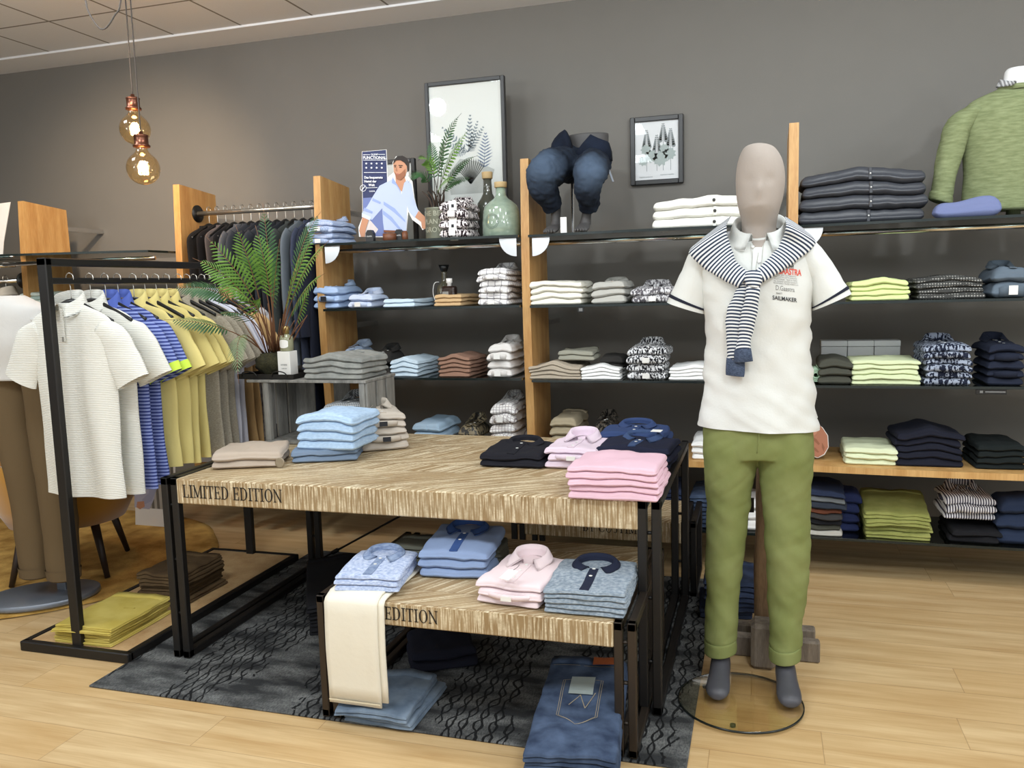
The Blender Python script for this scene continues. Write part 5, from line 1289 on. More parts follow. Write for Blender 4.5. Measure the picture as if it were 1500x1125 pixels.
for k in range(9):
    b = at(388+k*3.6, 522, Y=fy+.01*(k % 3)); e = at(360+k*12+rnd.uniform(-6, 6), 455+rnd.uniform(-12, 16), Y=fy-.05+.02*(k % 3))
    G().tube([b, b.lerp(e, .5)+V((rnd.uniform(-.01, .01), 0, .01)), e], [.0035, .003, .0015], 6).build('bare_stem', stem, t)
# second fern in an embossed pot
z1 = SH['As1']; pc = at(642, 330, Y=4.14); pr = (at(662, 330, Y=4.14).x-at(627, 330, Y=4.14).x)/2; ph = at(640, 304, Y=4.1).z-z1
t = thing('fern_pot', (pc.x, 4.14, z1+.0005), 0, 'embossed grey-green tin pot with small fern beside folded prints', 'potted plant')
tin = mat('sage_embossed_tin', (122, 124, 108), .45, .4, bump=.3, bs=60)
G().lathe([(0, 0), (pr*.97, 0), (pr, .006), (pr, ph-.006), (pr*1.03, ph), (pr*.93, ph), (pr*.93, ph-.02), (0, ph-.02)], 36).build('pot', tin, t)
for k, s in enumerate(['THE BEST', 'PLANTS', 'GROW']):
    vs, fs = text_mesh(s, .036, lambda c: c.copy(), .0008, 'CENTER', .0006)
    g = G().add([(math.sin(v.x/pr)*(pr+.0012+v.z), -math.cos(v.x/pr)*(pr+.0012+v.z), ph*.74-k*.042+v.y) for v in vs], fs); g.build('embossed_lettering', mat('worn_relief', (160, 160, 142), .5, .3), t, False)
t2 = t
L0 = V((pc.x, 4.14, z1))
def rel(p): return p-L0
F2 = [((648, 236), (690, 186), 4.0, 3.95, .05, fg1), ((640, 200), (676, 166), 4.1, 4.1, .045, fg2), ((625, 225), (598, 268), 4.0, 3.95, .05, fg2), ((632, 210), (612, 236), 4.05, 3.95, .045, fg1), ((655, 240), (700, 228), 4.1, 4.05, .045, fg2), ((645, 225), (652, 200), 4.0, 3.92, .05, fg2), ((640, 255), (668, 262), 4.0, 3.9, .045, fg1), ((650, 255), (694, 262), 4.15, 4.15, .04, fg2), ((636, 230), (630, 205), 4.15, 4.2, .045, fg2)]
for m_, tp, ym, yt, wd, mm in F2: frond((rnd.uniform(-.02, .02), rnd.uniform(-.02, .02), ph-.02), rel(at(*m_, Y=ym)), rel(at(*tp, Y=yt)), wd*1.15, 18, mm, t, .34, stem_m=stem2, sr=.002, wl=.13)
for k in range(5): G().tube([(0.012*(k-2), 0, ph-.02), (.02*(k-2), -.01, ph+.05), (.03*(k-2)-.02, -.01, ph+.09)], [.007, .006, .003], 7).build('bare_stem', stem2, t)

# ------------------------------------------------------------------ top shelf ornaments
bwt = F('burgundy_white_leaf_print', (46, 34, 38), kind='print', col2=(226, 216, 216), s=1.3)
on_shelf('dark leaf-print shirt with hang tag', 'between pot and bottle', 'pack', bwt, 4, 647, 708, 292, 'As1', D=.2, dy=.0, opt='tag', lab='light', jit=1.4)
celadon = mat('crackled_celadon_glaze', (132, 150, 134), .12, kind='melange', col2=(150, 166, 148), s=.3, spec=.7, coat=.5); cork = mat('cork_ring', (186, 160, 116), .7)
def bottle(px, py0, Y, R, hb, m, label, prof):
    c = at(px, py0, Y=Y); t = thing('ceramic_bottle', (c.x, Y, z1+.0005), 0, label, 'bottle', None)
    G().lathe([(r*R, z*hb) for r, z in prof], 48).build('bottle_body', m, t)
    r0 = prof[-2][0]*R*1.28; G().lathe([(0, hb*.90), (r0*.95, hb*.90), (r0, hb*.91), (r0*1.04, hb*.985), (r0, hb), (r0*.6, hb), (0, hb*.995)], 30).build('stopper', cork, t)
    return t
R1 = (at(762, 330, Y=4.12).x-at(708, 330, Y=4.12).x)/2
pb_ = [(0, 0), (.93, 0), (1, .02), (.99, .25), (.93, .48), (.85, .56), (.62, .64), (.38, .70), (.27, .76), (.25, .9), (0, .9)]
tb_ = bottle(735, 335, 4.12, R1, at(735, 266, Y=4.1).z-z1, celadon, 'wide celadon green ceramic bottle with cork ring', pb_)
g = G(); 
for rr in (.038, .031):
    n = 32; vs = []
    for k in range(n):
        a = 2*PI*k/n
        for q in (rr, rr-.0022):
            x = -.022+q*math.cos(a); z = .075+q*math.sin(a); rad = R1*1.0+.0012; vs.append((x, -math.sqrt(max(rad*rad-x*x, 0)), z))
    g.add(vs, [(2*k, 2*k+1, (2*k+3) % (2*n), (2*k+2) % (2*n)) for k in range(n)])
g.build('stamped_seal', mat('seal_relief', (92, 108, 98), .4), tb_, False)
R2 = R1*.62
bottle(716, 335, 4.28, R2, at(720, 251, Y=4.26).z-z1, mat('dark_olive_glaze', (70, 72, 64), .12, coat=.5, spec=.7), 'taller dark olive bottle behind the green one', [(0, 0), (.95, 0), (1, .02), (1, .45), (.92, .54), (.6, .62), (.42, .68), (.38, .76), (.36, .9), (0, .9)])

# framed prints
thin_glass = bpy.data.materials.new('picture_glass'); thin_glass.use_nodes = True; mk_glass(thin_glass, (.97, .98, .98, 1), .3)
def frame(name, x0, x1, z0, z1_, Y, label, fw=.022, dep=.03, tilt=0, art=None, ground=(222, 221, 217), base=None):
    t = thing(name, ((x0+x1)/2, Y, z0), 0, label, 'picture frame'); t.rotation_euler = (tilt, 0, 0)
    W, H = x1-x0, z1_-z0; fm = mat('black_frame_lacquer', (36, 36, 37), .4)
    g = G()
    for a, b in (((-W/2+fw/2, 0, 0), (-W/2+fw/2, 0, H)), ((W/2-fw/2, 0, 0), (W/2-fw/2, 0, H)), ((-W/2+fw, 0, fw/2), (W/2-fw, 0, fw/2)), ((-W/2+fw, 0, H-fw/2), (W/2-fw, 0, H-fw/2))): g.bar(a, b, fw if a[0] == b[0] else dep, dep if a[0] == b[0] else fw)
    g.build('frame_moulding', fm, t, False)
    G().box((0, .002, H/2), (W-2*fw+.004, .004, H-2*fw+.004)).build('print_sheet', mat('print_sheet_'+name, ground, .8), t, False)
    if art: art(t, W, H)
    pg = G().box((0, -.008, H/2), (W-2*fw+.004, .002, H-2*fw+.004)).build('glazing', thin_glass, t, False)
    return t
def leaf2d(g, x0, z0, x1, z1_, wid, n, y, s0=.15, mi=0):
    d = V((x1-x0, 0, z1_-z0)); L = d.length; d.normalize(); sd = V((-d.z, 0, d.x))
    for k in range(n):
        q = k/(n-1); t_ = s0+(1-s0)*q; l = wid*(1-q)**.8*min(1, .55+q*2)
        for s in (-1, 1):
            b = V((x0, y, z0))+d*L*t_; dr = (sd*s+d*.55).normalized(); w = max(.0014, L/n*.24); 
            g.add([b-d*w*.6, b+dr*l*.5-d*w, b+dr*l, b+dr*l*.5+d*w, b+d*w*.6], [(0, 1, 2, 3, 4)], mi)
    g.add([V((x0, y, z0))-sd*.0015, V((x0, y, z0))+sd*.0015, V((x1, y, z1_))], [(0, 1, 2)], mi)
def art_big(t, W, H):
    ga, gb, gc = mat('grey_blue_ink', (128, 138, 146), .9), mat('slate_blue_ink', (110, 122, 148), .9), mat('soft_grey_ink', (186, 186, 182), .9); y = -.0012
    g = G(); cx, cz = .02, H*.56
    for ex, ez, w in ((-.15, H*.735, .032), (.03, H*.80, .036), (.075, H*.755, .03), (.11, H*.715, .034), (-.15, H*.63, .03), (-.10, H*.55, .03), (.06, H*.60, .026)): leaf2d(g, cx-.01, cz, ex-.0, ez, w*1.15, 10, y)
    g.build('printed_fern', ga, t, False)
    g = G(); leaf2d(g, .10, H*.46, .115, H*.68, .07, 12, y, 0); g.build('printed_fern', gb, t, False)
    g = G(); g.add([(-.1, y+.0004, H*.30), (.12, y+.0004, H*.30), (.16, y+.0004, H*.44), (.05, y+.0004, H*.5), (-.04, y+.0004, H*.52), (-.12, y+.0004, H*.42)], [tuple(range(6))[::-1]]); g.build('printed_bowl', gc, t, False)
    g = G()
    for k in range(14):
        a = -.9+1.8*k/13; x = .02+.09*math.sin(a)*1.1; z = H*.40+.11*math.cos(a)*.8; g.add([(.02-.004, y, H*.36), (.02+.004, y, H*.36), (x+.003, y, z), (x, y, z+.02), (x-.003, y, z)], [(0, 1, 2, 3, 4)])
    g.build('printed_grass', mat('dark_grey_ink', (96, 96, 92), .9), t, False)
fx0, fx1 = at(630, 126, Y=4.5).x, at(745, 117, Y=4.5).x
frame('framed_fern_print', fx0, fx1, SH['As1']+.001, at(688, 121, Y=4.5).z, 4.425, 'large black-framed fern print leaning behind the potted fern', art=art_big, tilt=-.03*0)
def art_small(t, W, H):
    y = -.0012; g = G(); gm = mat('botanical_grey_ink', (140, 144, 146), .9)
    for k, (x, zt_) in enumerate(((-.055, .80), (.0, .72), (.035, .88), (.075, .80))):
        g.add([(x-.0012, y, H*.2), (x+.0012, y, H*.2), (x+.0012, y, H*zt_), (x-.0012, y, H*zt_)], [(0, 1, 2, 3)])
        for q in range(9):
            z = H*(zt_-.03*q); r = .004+.0013*q
            for s in (-1, 1): c = (x+s*r*1.1, z); g.add([(c[0]+r*.8*math.cos(a), y-.0002*s, c[1]+r*.8*math.sin(a)) for a in [2*PI*i/7 for i in range(7)]], [tuple(range(7))])
    g.build('printed_flowers', gm, t, False); g = G()
    for k, (x, z, r) in enumerate(((-.06, .52, .03), (-.03, .42, .038), (.02, .38, .045), (.07, .44, .036), (-.075, .36, .03), (.04, .52, .028))):
        n = 18; g.add([(x+r*(1 if i % 2 else .72)*math.cos(2*PI*i/n), y-.0004, H*z+r*(1 if i % 2 else .72)*math.sin(2*PI*i/n)) for i in range(n)], [tuple(range(n))])
    g.build('printed_leaves', mat('pale_sage_ink', (172, 180, 178), .9), t, False)
    flat_text('Digitalis purpurea', .010, -.06, y-.0006, H*.11, gm, t, 'printed_caption'); flat_text('Aconitum napellus', .010, .055, y-.0006, H*.13, gm, t, 'printed_caption')
sx0, sx1 = at(923, 173, Y=4.68).x, at(1001, 166, Y=4.68).x
frame('framed_botanical_print', sx0, sx1, at(962, 270, Y=4.68).z, at(962, 170, Y=4.68).z, 4.683, 'small black-framed botanical print on wall right of seated jeans', art=art_small, fw=.026, ground=(228, 226, 228))
def art_mid(t, W, H): G().box((.0, -.001, H*.55), (W*.5, .0006, H*.4)).build('printed_patch', mat('soft_grey_ink', (186, 186, 182), .9), t, False)
mx0, mx1 = at(560, 238, Y=4.42).x, at(610, 232, Y=4.42).x
frame('framed_picture', mx0, mx1, SH['As1']+.001, at(600, 233, Y=4.42).z, 4.40, 'black frame half hidden behind the cardboard figure', art=art_mid)

# cardboard figure: a printed board cut to shape, its print laid on in flat patches
def card(name, label, cat, Y, outline, patches, thick=.004, extra=None, floor=None, snap=0):
    t = thing(name, (0, 0, 0), 0, label, cat); g = G()
    pts = [at(x, y, Y=Y) for x, y in outline]
    if floor is not None:
        for p in pts: p.z = max(p.z, floor+.0005) if p.z > floor+snap else floor+.0005
    n = len(pts); g.add(pts+[p+V((0, thick, 0)) for p in pts], [tuple(range(n)), tuple(range(n, 2*n))[::-1]]+[(k, k+n, (k+1) % n+n, (k+1) % n) for k in range(n)])
    g.build('backing_board', paper, t, False)
    for k, (pn, m, poly) in enumerate(patches):
        off = .0006+.0004*k; pp = [at(x, y, Y=Y-off) for x, y in poly]
        if floor is not None:
            for p in pp: p.z = max(p.z, floor+.0005)
        G().add(pp, [tuple(range(len(pp)))]).build(pn, m, t, False)
    if extra: extra(t, Y-.0006-.0004*len(patches)-.0005)
    return t
pm = lambda nm, c: mat('print_'+nm, c, .75)
def std_extra(t, Y):
    wt = pm('white', (236, 238, 244))
    def tx(s, px, py, hpx, align='LEFT', bold=0.0, m=wt):
        A = at(px, py, Y=Y); size = abs(at(px, py-hpx, Y=Y).z-A.z)/.72; c = (at(px+50, py, Y=Y)-A); sl = math.atan2(c.z, c.x)
        vs, fs = text_mesh(s, size, lambda c: V((A.x+c.x*math.cos(sl), Y-c.z, A.z+c.y+c.x*math.sin(sl))), .0002, align, bold*size); G().add(vs, fs).build('lettering', m, t, False)
    tx('OLYMP', 548.5, 227.5, 2.6, 'CENTER', .02); tx('FUNCTIONAL', 548.7, 233, 4.4, 'CENTER', .02)
    g = G()
    for x0, x1, y in ((532, 542, 227), (554, 564, 226.5), (532, 565, 234.8), (533, 566, 253)): g.add([at(x0, y, Y=Y), at(x1, y, Y=Y), at(x1, y-.7, Y=Y), at(x0, y-.7, Y=Y)], [(0, 1, 2, 3)])
    g.build('ruled_lines', wt, t, False)
    for r in range(2):
        for q in range(4):
            g = G(); cx, cy = 536.5+q*7.6, 239.5+r*6.2; g.add([at(cx+1.7*math.cos(a)*(1 if i % 2 else .6), cy+1.6*math.sin(a)*(1 if i % 2 else .6), Y=Y) for i, a in enumerate([2*PI*k/10 for k in range(10)])], [tuple(range(10))]); g.build('pictogram', wt, t, False)
    tx('Das bequemste', 533.5, 261.5, 3.5, bold=.03); tx('Hemd der', 533.5, 267.2, 3.5, bold=.03); tx('Welt', 540, 272.6, 3.5, bold=.03)
    g = G(); n = 24
    for k in range(n):
        a, b = 2*PI*k/n, 2*PI*(k+1)/n; g.add([at(532+4.6*math.cos(a), 275.5+5*math.sin(a), Y=Y), at(532+4.6*math.cos(b), 275.5+5*math.sin(b), Y=Y), at(532+4*math.cos(b), 275.5+4.4*math.sin(b), Y=Y), at(532+4*math.cos(a), 275.5+4.4*math.sin(a), Y=Y)], [(0, 1, 2, 3)])
    g.add([at(529.5, 278, Y=Y), at(534, 272.5, Y=Y), at(534.8, 273.3, Y=Y), at(530.3, 278.8, Y=Y)], [(0, 1, 2, 3)]); g.add([at(536.5, 275.6, Y=Y), at(553, 275, Y=Y), at(553, 274.3, Y=Y), at(536.5, 274.9, Y=Y)], [(0, 1, 2, 3)]); g.build('round_badge', wt, t, False)
    tx('LUXOR', 541, 281, 2, bold=.02)
navyb, shirtb, shd, skin, skd, hair = pm('navy_board', (52, 60, 98)), pm('light_blue_shirt', (186, 198, 232)), pm('blue_fold', (150, 168, 214)), pm('skin', (196, 142, 112)), pm('skin_dark', (150, 98, 72)), pm('dark_hair', (44, 38, 36))
out = [(526, 347), (525, 333), (531, 318), (530, 222), (566, 219), (568, 260), (577, 252), (575, 238), (580, 229), (590, 228), (598, 234), (600, 247), (598, 258), (604, 266), (607, 290), (611, 306), (620, 316), (626, 322), (626, 333), (619, 337), (615, 330), (604, 322), (598, 310), (596, 330), (595, 348)]
pt = [('printed_board', navyb, [(530.5, 222.5), (565.5, 219.5), (567, 262), (566, 346), (532, 346)]),
      ('printed_lower_board', pm('periwinkle_board', (110, 124, 176)), [(532, 290), (566, 288), (566, 346), (532, 346)]),
      ('printed_paper_bag', pm('pale_bag', (214, 204, 202)), [(527, 333), (540, 320), (554, 336), (547, 347), (527, 347)]),
      ('printed_neck', skin, [(579, 255), (592, 256), (596, 270), (589, 281), (580, 272)]),
      ('printed_shirt', shirtb, [(575, 262), (582, 274), (588, 285), (592, 268), (597, 263), (603, 270), (606, 290), (611, 304), (614, 312), (607, 319), (599, 310), (596, 300), (595, 341), (563, 340), (561, 325), (560, 305), (552, 314), (545, 322), (533, 319), (530, 312), (538, 302), (546, 288), (556, 272), (566, 267)]),
      ('printed_collar', shd, [(575, 259), (574, 268), (581, 272), (588, 284), (585, 276), (579, 266)]),
      ('printed_fold', shd, [(562, 295), (578, 305), (593, 322), (594, 326), (577, 311), (562, 300)]), ('printed_fold', shd, [(561, 308), (574, 318), (588, 336), (585, 337), (572, 323), (561, 314)]), ('printed_fold', shd, [(546, 290), (558, 296), (557, 299), (545, 294)]), ('printed_fold', shd, [(534, 304), (546, 310), (545, 313), (532, 308)]),
      ('printed_cuff', pm('pale_cuff', (206, 216, 242)), [(530, 312), (544, 318), (542, 323), (530, 318)]),
      ('printed_forearm', skin, [(531, 318), (540, 322), (536, 335), (534, 347), (529, 347), (526, 338)]), ('printed_forearm', skin, [(608, 318), (613, 309), (620, 315), (625, 320), (626, 328), (622, 336), (618, 334), (617, 325)]),
      ('printed_face', skin, [(576, 240), (580, 233), (590, 232), (596, 240), (596, 250), (593, 258), (587, 263), (581, 261), (577, 252)]),
      ('printed_beard', skd, [(577, 251), (581, 255), (585, 255), (588, 253), (594, 247), (594, 257), (587, 264), (581, 262)]),
      ('printed_lips', pm('lips', (176, 104, 90)), [(579.5, 254.8), (582.5, 254), (585.3, 254.9), (582.5, 256.6)]), ('printed_nose', pm('nose_shade', (172, 118, 90)), [(580.5, 244), (579.2, 250.3), (582.4, 251.2), (582.2, 249.4)]),
      ('printed_eye', hair, [(577.4, 243.8), (580.2, 243.5), (580, 244.8), (577.6, 244.9)]), ('printed_eye', hair, [(584.8, 244.2), (588.5, 244.2), (588, 245.7), (585, 245.6)]), ('printed_eyebrow', hair, [(577, 241.9), (580.5, 241.5), (580.5, 242.4), (577, 242.9)]), ('printed_eyebrow', hair, [(584, 241.7), (590, 241.9), (589.7, 243), (584, 242.8)]),
      ('printed_hair', hair, [(575.5, 241), (577, 234), (582, 228.6), (590, 228), (597, 232), (600, 240), (599.5, 250), (597, 252), (596, 243), (592, 238), (586, 234.5), (580, 235)]),
      ('printed_belt', pm('brown_belt', (120, 74, 48)), [(562, 337), (596, 338), (596, 341), (562, 340.5)])]
card('cardboard_figure', 'cut-out of person in light blue shirt beside navy sign board', 'cardboard figure', 4.16, out, pt, extra=std_extra, floor=SH['As1'])
for k, (xa, xb, yt_, lb_) in enumerate(((533, 544, 337, 'small black belt box left of the printed shirt'), (576, 586, 336, 'small black belt box right of the brown belt'), (587, 595, 340, 'narrow brown belt roll beside the black belt box'))):
    a, b = at(xa, 345, Y=4.06), at(xb, 345, Y=4.06); hz = at(xa, yt_, Y=4.06).z-SH['As1']; W2 = (b.x-a.x)
    t = thing('belt_box', ((a.x+b.x)/2, 4.08, SH['As1']+.0005), 0, lb_, 'box')
    g = G(); W3 = W2/2
    if k < 2:
        g.prism([(-W3, 0), (W3, 0), (W3, hz*.75), (W3*.5, hz), (-W3*.5, hz), (-W3, hz*.75)], Matrix(((1, 0, 0, 0), (0, 0, 1, 0), (0, 1, 0, 0), (0, 0, 0, 1))), .03); g.build('carton', black_pl, t, False)
        flat_text('GURTEL', .009, 0, -.0008, hz*.45, paper, t)
    else: g.lathe([(0, 0), (W3, 0), (W3, hz), (W3*.8, hz), (W3*.8, .003), (0, .003)], 24); g.build('rolled_leather', mat('brown_leather', (110, 66, 42), .5), t)
t = thing('leather_belt', (at(569, 345, Y=4.06).x, 4.075, SH['As1']+.0005), 0, 'coiled tan belt between the two black belt boxes', 'belt')
for k in range(3): G().lathe([(.034-.006*k, 0), (.0365-.006*k, 0), (.0365-.006*k, .042), (.034-.006*k, .042), (.034-.006*k, 0)], 32).build('belt_coil', MATS.get('brown_leather') or mat('brown_leather', (110, 66, 42), .5), t)

# bottles on the second shelf
z2 = SH['As2']
cb = at(648, 440, Y=4.2); t = thing('decanter', (cb.x, 4.24, z2+.0005), 0, 'tall smoked decanter with black stopper on second shelf', 'bottle')
hh = at(648, 388, Y=4.22).z-z2; sm = mat('smoky_glass', (84, 80, 66), .06, spec=.9, coat=.6)
G().lathe([(0, 0), (.04, 0), (.046, .01), (.048, hh*.3), (.04, hh*.48), (.018, hh*.58), (.013, hh*.64), (.018, hh*.70), (.014, hh*.76), (.018, hh*.8), (.014, hh*.84), (0, hh*.84)], 32).build('decanter_body', sm, t)
G().lathe([(0, hh*.84), (.018, hh*.84), (.03, hh), (0, hh)], 24).build('stopper', black_pl, t)
G().tube([(-.02, -.03, hh*.58), (-.045, -.035, hh*.55), (-.05, -.045, hh*.3), (-.03, -.05, .01)], .002, 6).build('cord_loop', paper, t)
cb = at(657, 440, Y=4.1); t = thing('spirit_bottle', (cb.x, 4.12, z2+.0005), 0, 'square dark brown bottle with white lettering on second shelf', 'bottle')
hh = at(657, 408, Y=4.12).z-z2
G().box((0, 0, hh*.36), (.07, .06, hh*.72), bev=.008).build('bottle_body', mat('dark_brown_glass', (44, 26, 20), .08, spec=.9, coat=.6), t, False)
G().lathe([(0, hh*.70), (.012, hh*.70), (.011, hh*.82), (.016, hh*.84), (.016, hh), (0, hh)], 20).build('cap', paper, t)
flat_text('HOLDER', .018, 0, -.0305, hh*.14, paper, t, bold=.0008); G().box((-.012, -.0306, hh*.42), (.034, .0008, .03)).build('front_label', mat('grey_label', (130, 130, 126), .6), t, False)
# white boxes on the third shelf, mint roll
for k in range(3):
    a, b = at(1202+k*39, 520, Y=4.36).x, at(1202+(k+1)*39, 520, Y=4.36).x; zz = SH['Cs3']; hz = at(1240, 499, Y=4.36).z-zz
    t = thing('cardboard_box', ((a+b)/2, 4.40, zz+.0005), 0, ['left', 'middle', 'right'][k]+' one of three plain grey-white boxes behind pale green sweaters', 'box', 'grey-white boxes on the third shelf')
    G().box((0, 0, (hz-.03)/2), (b-a-.003, .09, hz-.03), bev=.002).build('carton', mat('grey_white_card', (176, 178, 178), .7), t, False)
    G().box((0, 0, hz-.0145), (b-a-.001, .093, .028), bev=.002).build('lid', mat('grey_white_lid', (186, 188, 188), .7), t, False)
a = at(1196, 530, Y=4.05); g = G(); n = 40; vs = []
for k in range(n+1):
    an = 3.2*2*PI*k/n; r = .012+.022*k/n
    for y in (0, .2):
        for q in (0, .005): vs.append(((r-q)*math.cos(an), y, .04+(r-q)*math.sin(an)*1.05))
fs = []
for k in range(n):
    a4 = k*4
    for (i, j) in ((0, 1), (1, 3), (3, 2), (2, 0)): fs.append((a4+i, a4+j, a4+4+j, a4+4+i))
fs += [(0, 1, 3, 2), (n*4, n*4+2, n*4+3, n*4+1)]
g.add(vs, fs); tag(g.build('rolled_sweater', mint, None, True, (a.x, 4.06, SH['Cs3']+.0005)), 'rolled mint knit just right of the mannequin torso', 'sweater')
stack('pale mint folded knit', 'beneath the mint roll', 'sweater', mint, 1, (0, 0, 0), .01, .01, .01) if False else None

# arm and fist of a second cut-out behind the mannequin
sk2 = pm('tanned_skin', (176, 118, 92)); 
card('cardboard_figure', 'cut-out arm and fist behind mannequin hip on the wooden shelf', 'cardboard figure', 4.12,
     [(1120, 560), (1178, 560), (1191, 590), (1198, 611), (1194, 619), (1205, 626), (1213, 638), (1214, 655), (1208, 666), (1198, 671), (1188, 668), (1150, 672), (1120, 672)],
     [('printed_jacket', pm('dark_jacket', (60, 62, 70)), [(1121, 562), (1178, 562), (1189, 600), (1188, 668), (1121, 670)]), ('printed_cuff', pm('white_cuff', (226, 222, 218)), [(1181, 590), (1190, 592), (1197.5, 610), (1190, 614)]), ('printed_orange_lining', pm('orange_lining', (226, 128, 84)), [(1184, 592), (1190, 594), (1195, 608), (1190, 609)]),
      ('printed_fist', sk2, [(1188, 618), (1196, 619), (1204, 626), (1212, 638), (1213, 655), (1207, 665), (1198, 670), (1188, 667)]),
      ('printed_finger_shadow', skd, [(1190, 640), (1196, 643), (1201, 650), (1199, 652), (1194, 647), (1189, 644)]), ('printed_finger_shadow', skd, [(1188, 654), (1195, 656), (1200, 662), (1198, 663), (1192, 659), (1188, 658)]), ('printed_finger_shadow', skd, [(1204, 648), (1208, 655), (1207, 662), (1204, 656)]), ('printed_thumb', pm('thumb_light', (196, 138, 110)), [(1189, 622), (1196, 624), (1197, 634), (1193, 638), (1188, 636)])], floor=SH['Bs4'])
b_ = at(1190, 674, Y=4.05); t = thing('tile_sample', (b_.x-.02, 4.05, SH['Cs4'] if b_.x > .156 else SH['Bs4']), 0, 'small pale patterned block beneath the fist', 'box'); t.location.x = .205; G().box((0, 0, .012), (.05, .06, .022), bev=.002).build('block', F('pale_block_print', (200, 198, 192), kind='print', col2=(140, 136, 130), s=1), t, False)

# ------------------------------------------------------------------ pendant bulbs
amb = bpy.data.materials.new('amber_bulb_glass'); amb.use_nodes = True; mk_glass(amb, (1.0, .86, .62, 1), 1.2)
fil = bpy.data.materials.new('glowing_filament'); fil.use_nodes = True; fil.node_tree.nodes['Principled BSDF'].inputs['Emission Color'].default_value = (1, .62, .25, 1); fil.node_tree.nodes['Principled BSDF'].inputs['Emission Strength'].default_value = 60
EN_ = 5
cop = mat('antique_copper', (120, 78, 62), .3, .9); cordm = mat('grey_textile_cord', (74, 68, 64), .9)
for k, (px, pys, pyb, Yb, lb_, cpx) in enumerate(((198, 160, 190, 3.5, 'upper glowing amber globe bulb on a textile cord', (184, 0)), (210, 213, 247, 3.46, 'lower glowing amber globe bulb on a textile cord', (191, 0)))):
    c = at(px, pyb, Y=Yb); R = (at(px+19.5, pyb, Y=Yb)-at(px-19.5, pyb, Y=Yb)).length/2*(.92 if k == 0 else 1); s_ = at(px, pys, Y=Yb).z-c.z
    t = thing('pendant_bulb', (c.x, Yb, c.z), 0, lb_, 'pendant lamp', 'amber pendant bulbs')
    pr_ = [(0, -R)]+[(R*math.sin(a), -R*math.cos(a)) for a in [PI*q/20 for q in range(1, 17)]]+[(R*.42, R*.98), (R*.34, R*1.15), (R*.33, R*1.35)]
    G().lathe(pr_, 36).build('glass_globe', amb, t)
    z0 = R*1.3; hs_ = .062
    G().lathe([(0, z0), (R*.5, z0), (R*.52, z0+.008), (R*.42, z0+.014), (R*.42, z0+hs_*.8), (R*.46, z0+hs_*.86), (R*.4, z0+hs_*.95), (R*.15, z0+hs_), (R*.12, z0+hs_*1.2), (0, z0+hs_*1.2)], 28).build('socket', cop, t)
    g = G()
    for q in range(6):
        a = 2*PI*q/6; x, y = R*.26*math.cos(a), R*.26*math.sin(a); g.tube([(x*.5, y*.5, R*.45), (x, y, 0), (x*1.05, y*1.05, -R*.32), (x*.6, y*.6, -R*.36)], .0022, 6)
    g.build('filament', fil, t)
    zc_ = CEIL-c.z; tx_ = at(*cpx, Y=Yb).x-c.x
    G().tube([(0, 0, z0+hs_*1.15), (tx_*.25, 0, z0+(zc_-z0)*.35), (tx_, 0, zc_-.001)], .0032, 8).build('cord', cordm, t)
    pl = bpy.data.lights.new('bulb_glow', 'POINT'); pl.energy = EN_; pl.color = (1, .56, .22); pl.shadow_soft_size = .03
    po = bpy.data.objects.new('bulb_glow', pl); COL.objects.link(po); po.location = (c.x, Yb, c.z-.01)
c = at(150, 43, Y=2.8); a_ = at(124, -10, Y=2.8); b_ = at(177, -10, Y=2.8)
g = G(); g.tube([(a_.x-.02, 2.8, CEIL), a_, at(132, 22, Y=2.8), c, at(167, 24, Y=2.8), b_, (b_.x+.02, 2.8, CEIL)], .0032, 8, sub=6)
tag(g.build('slack_cord', cordm), 'slack loop of textile cord hanging from ceiling by the bulbs', 'cord')

# ------------------------------------------------------------------ things on and under the low furniture
def on_top(desc, place, kind, m, n, p1, p2, back, ztop, z0, **k):
    a, b, c = at(*p1, Z=ztop), at(*p2, Z=ztop), at(*back, Z=ztop); rz = math.atan2(b.y-a.y, b.x-a.x)
    dv_ = c-(a+b)/2; D = dv_.length; rz = math.atan2(-dv_.x, dv_.y); m_ = (a+b)/2; m_.z = z0
    return stack(desc, place, kind, m, n, m_, (b-a).length, D, ztop-z0, rz=rz, **k), rz, (b-a).length, D
RZ = .0085
must = F('mustard_twill', (184, 160, 58), kind='denim', col2=(200, 178, 80), s=1.2); brn = F('dark_brown_twill', (76, 56, 34), kind='denim', col2=(96, 74, 46), s=1.2)
on_table('mustard folded chino', 'at front of the rack base', 'trousers', must, 6, (76, 941), (163, 950), .0385, .36, 914, jit=2.4)
on_table('dark brown folded chino', 'at rear of the rack base', 'trousers', brn, 5, (200, 884), (268, 890), .0385, .32, 838, jit=3.5)
P_ = on_top('washed blue folded jeans', 'at front under small table', 'jeans', denim, 5, (763, 1098), (905, 1110), (862, 961), .15, RZ, jit=1.2, opt='')
base, rz, W, D = P_
R = Matrix.Rotation(rz, 4, 'Z'); Mx = Matrix.Translation(V((base.x, base.y, .157))) @ R
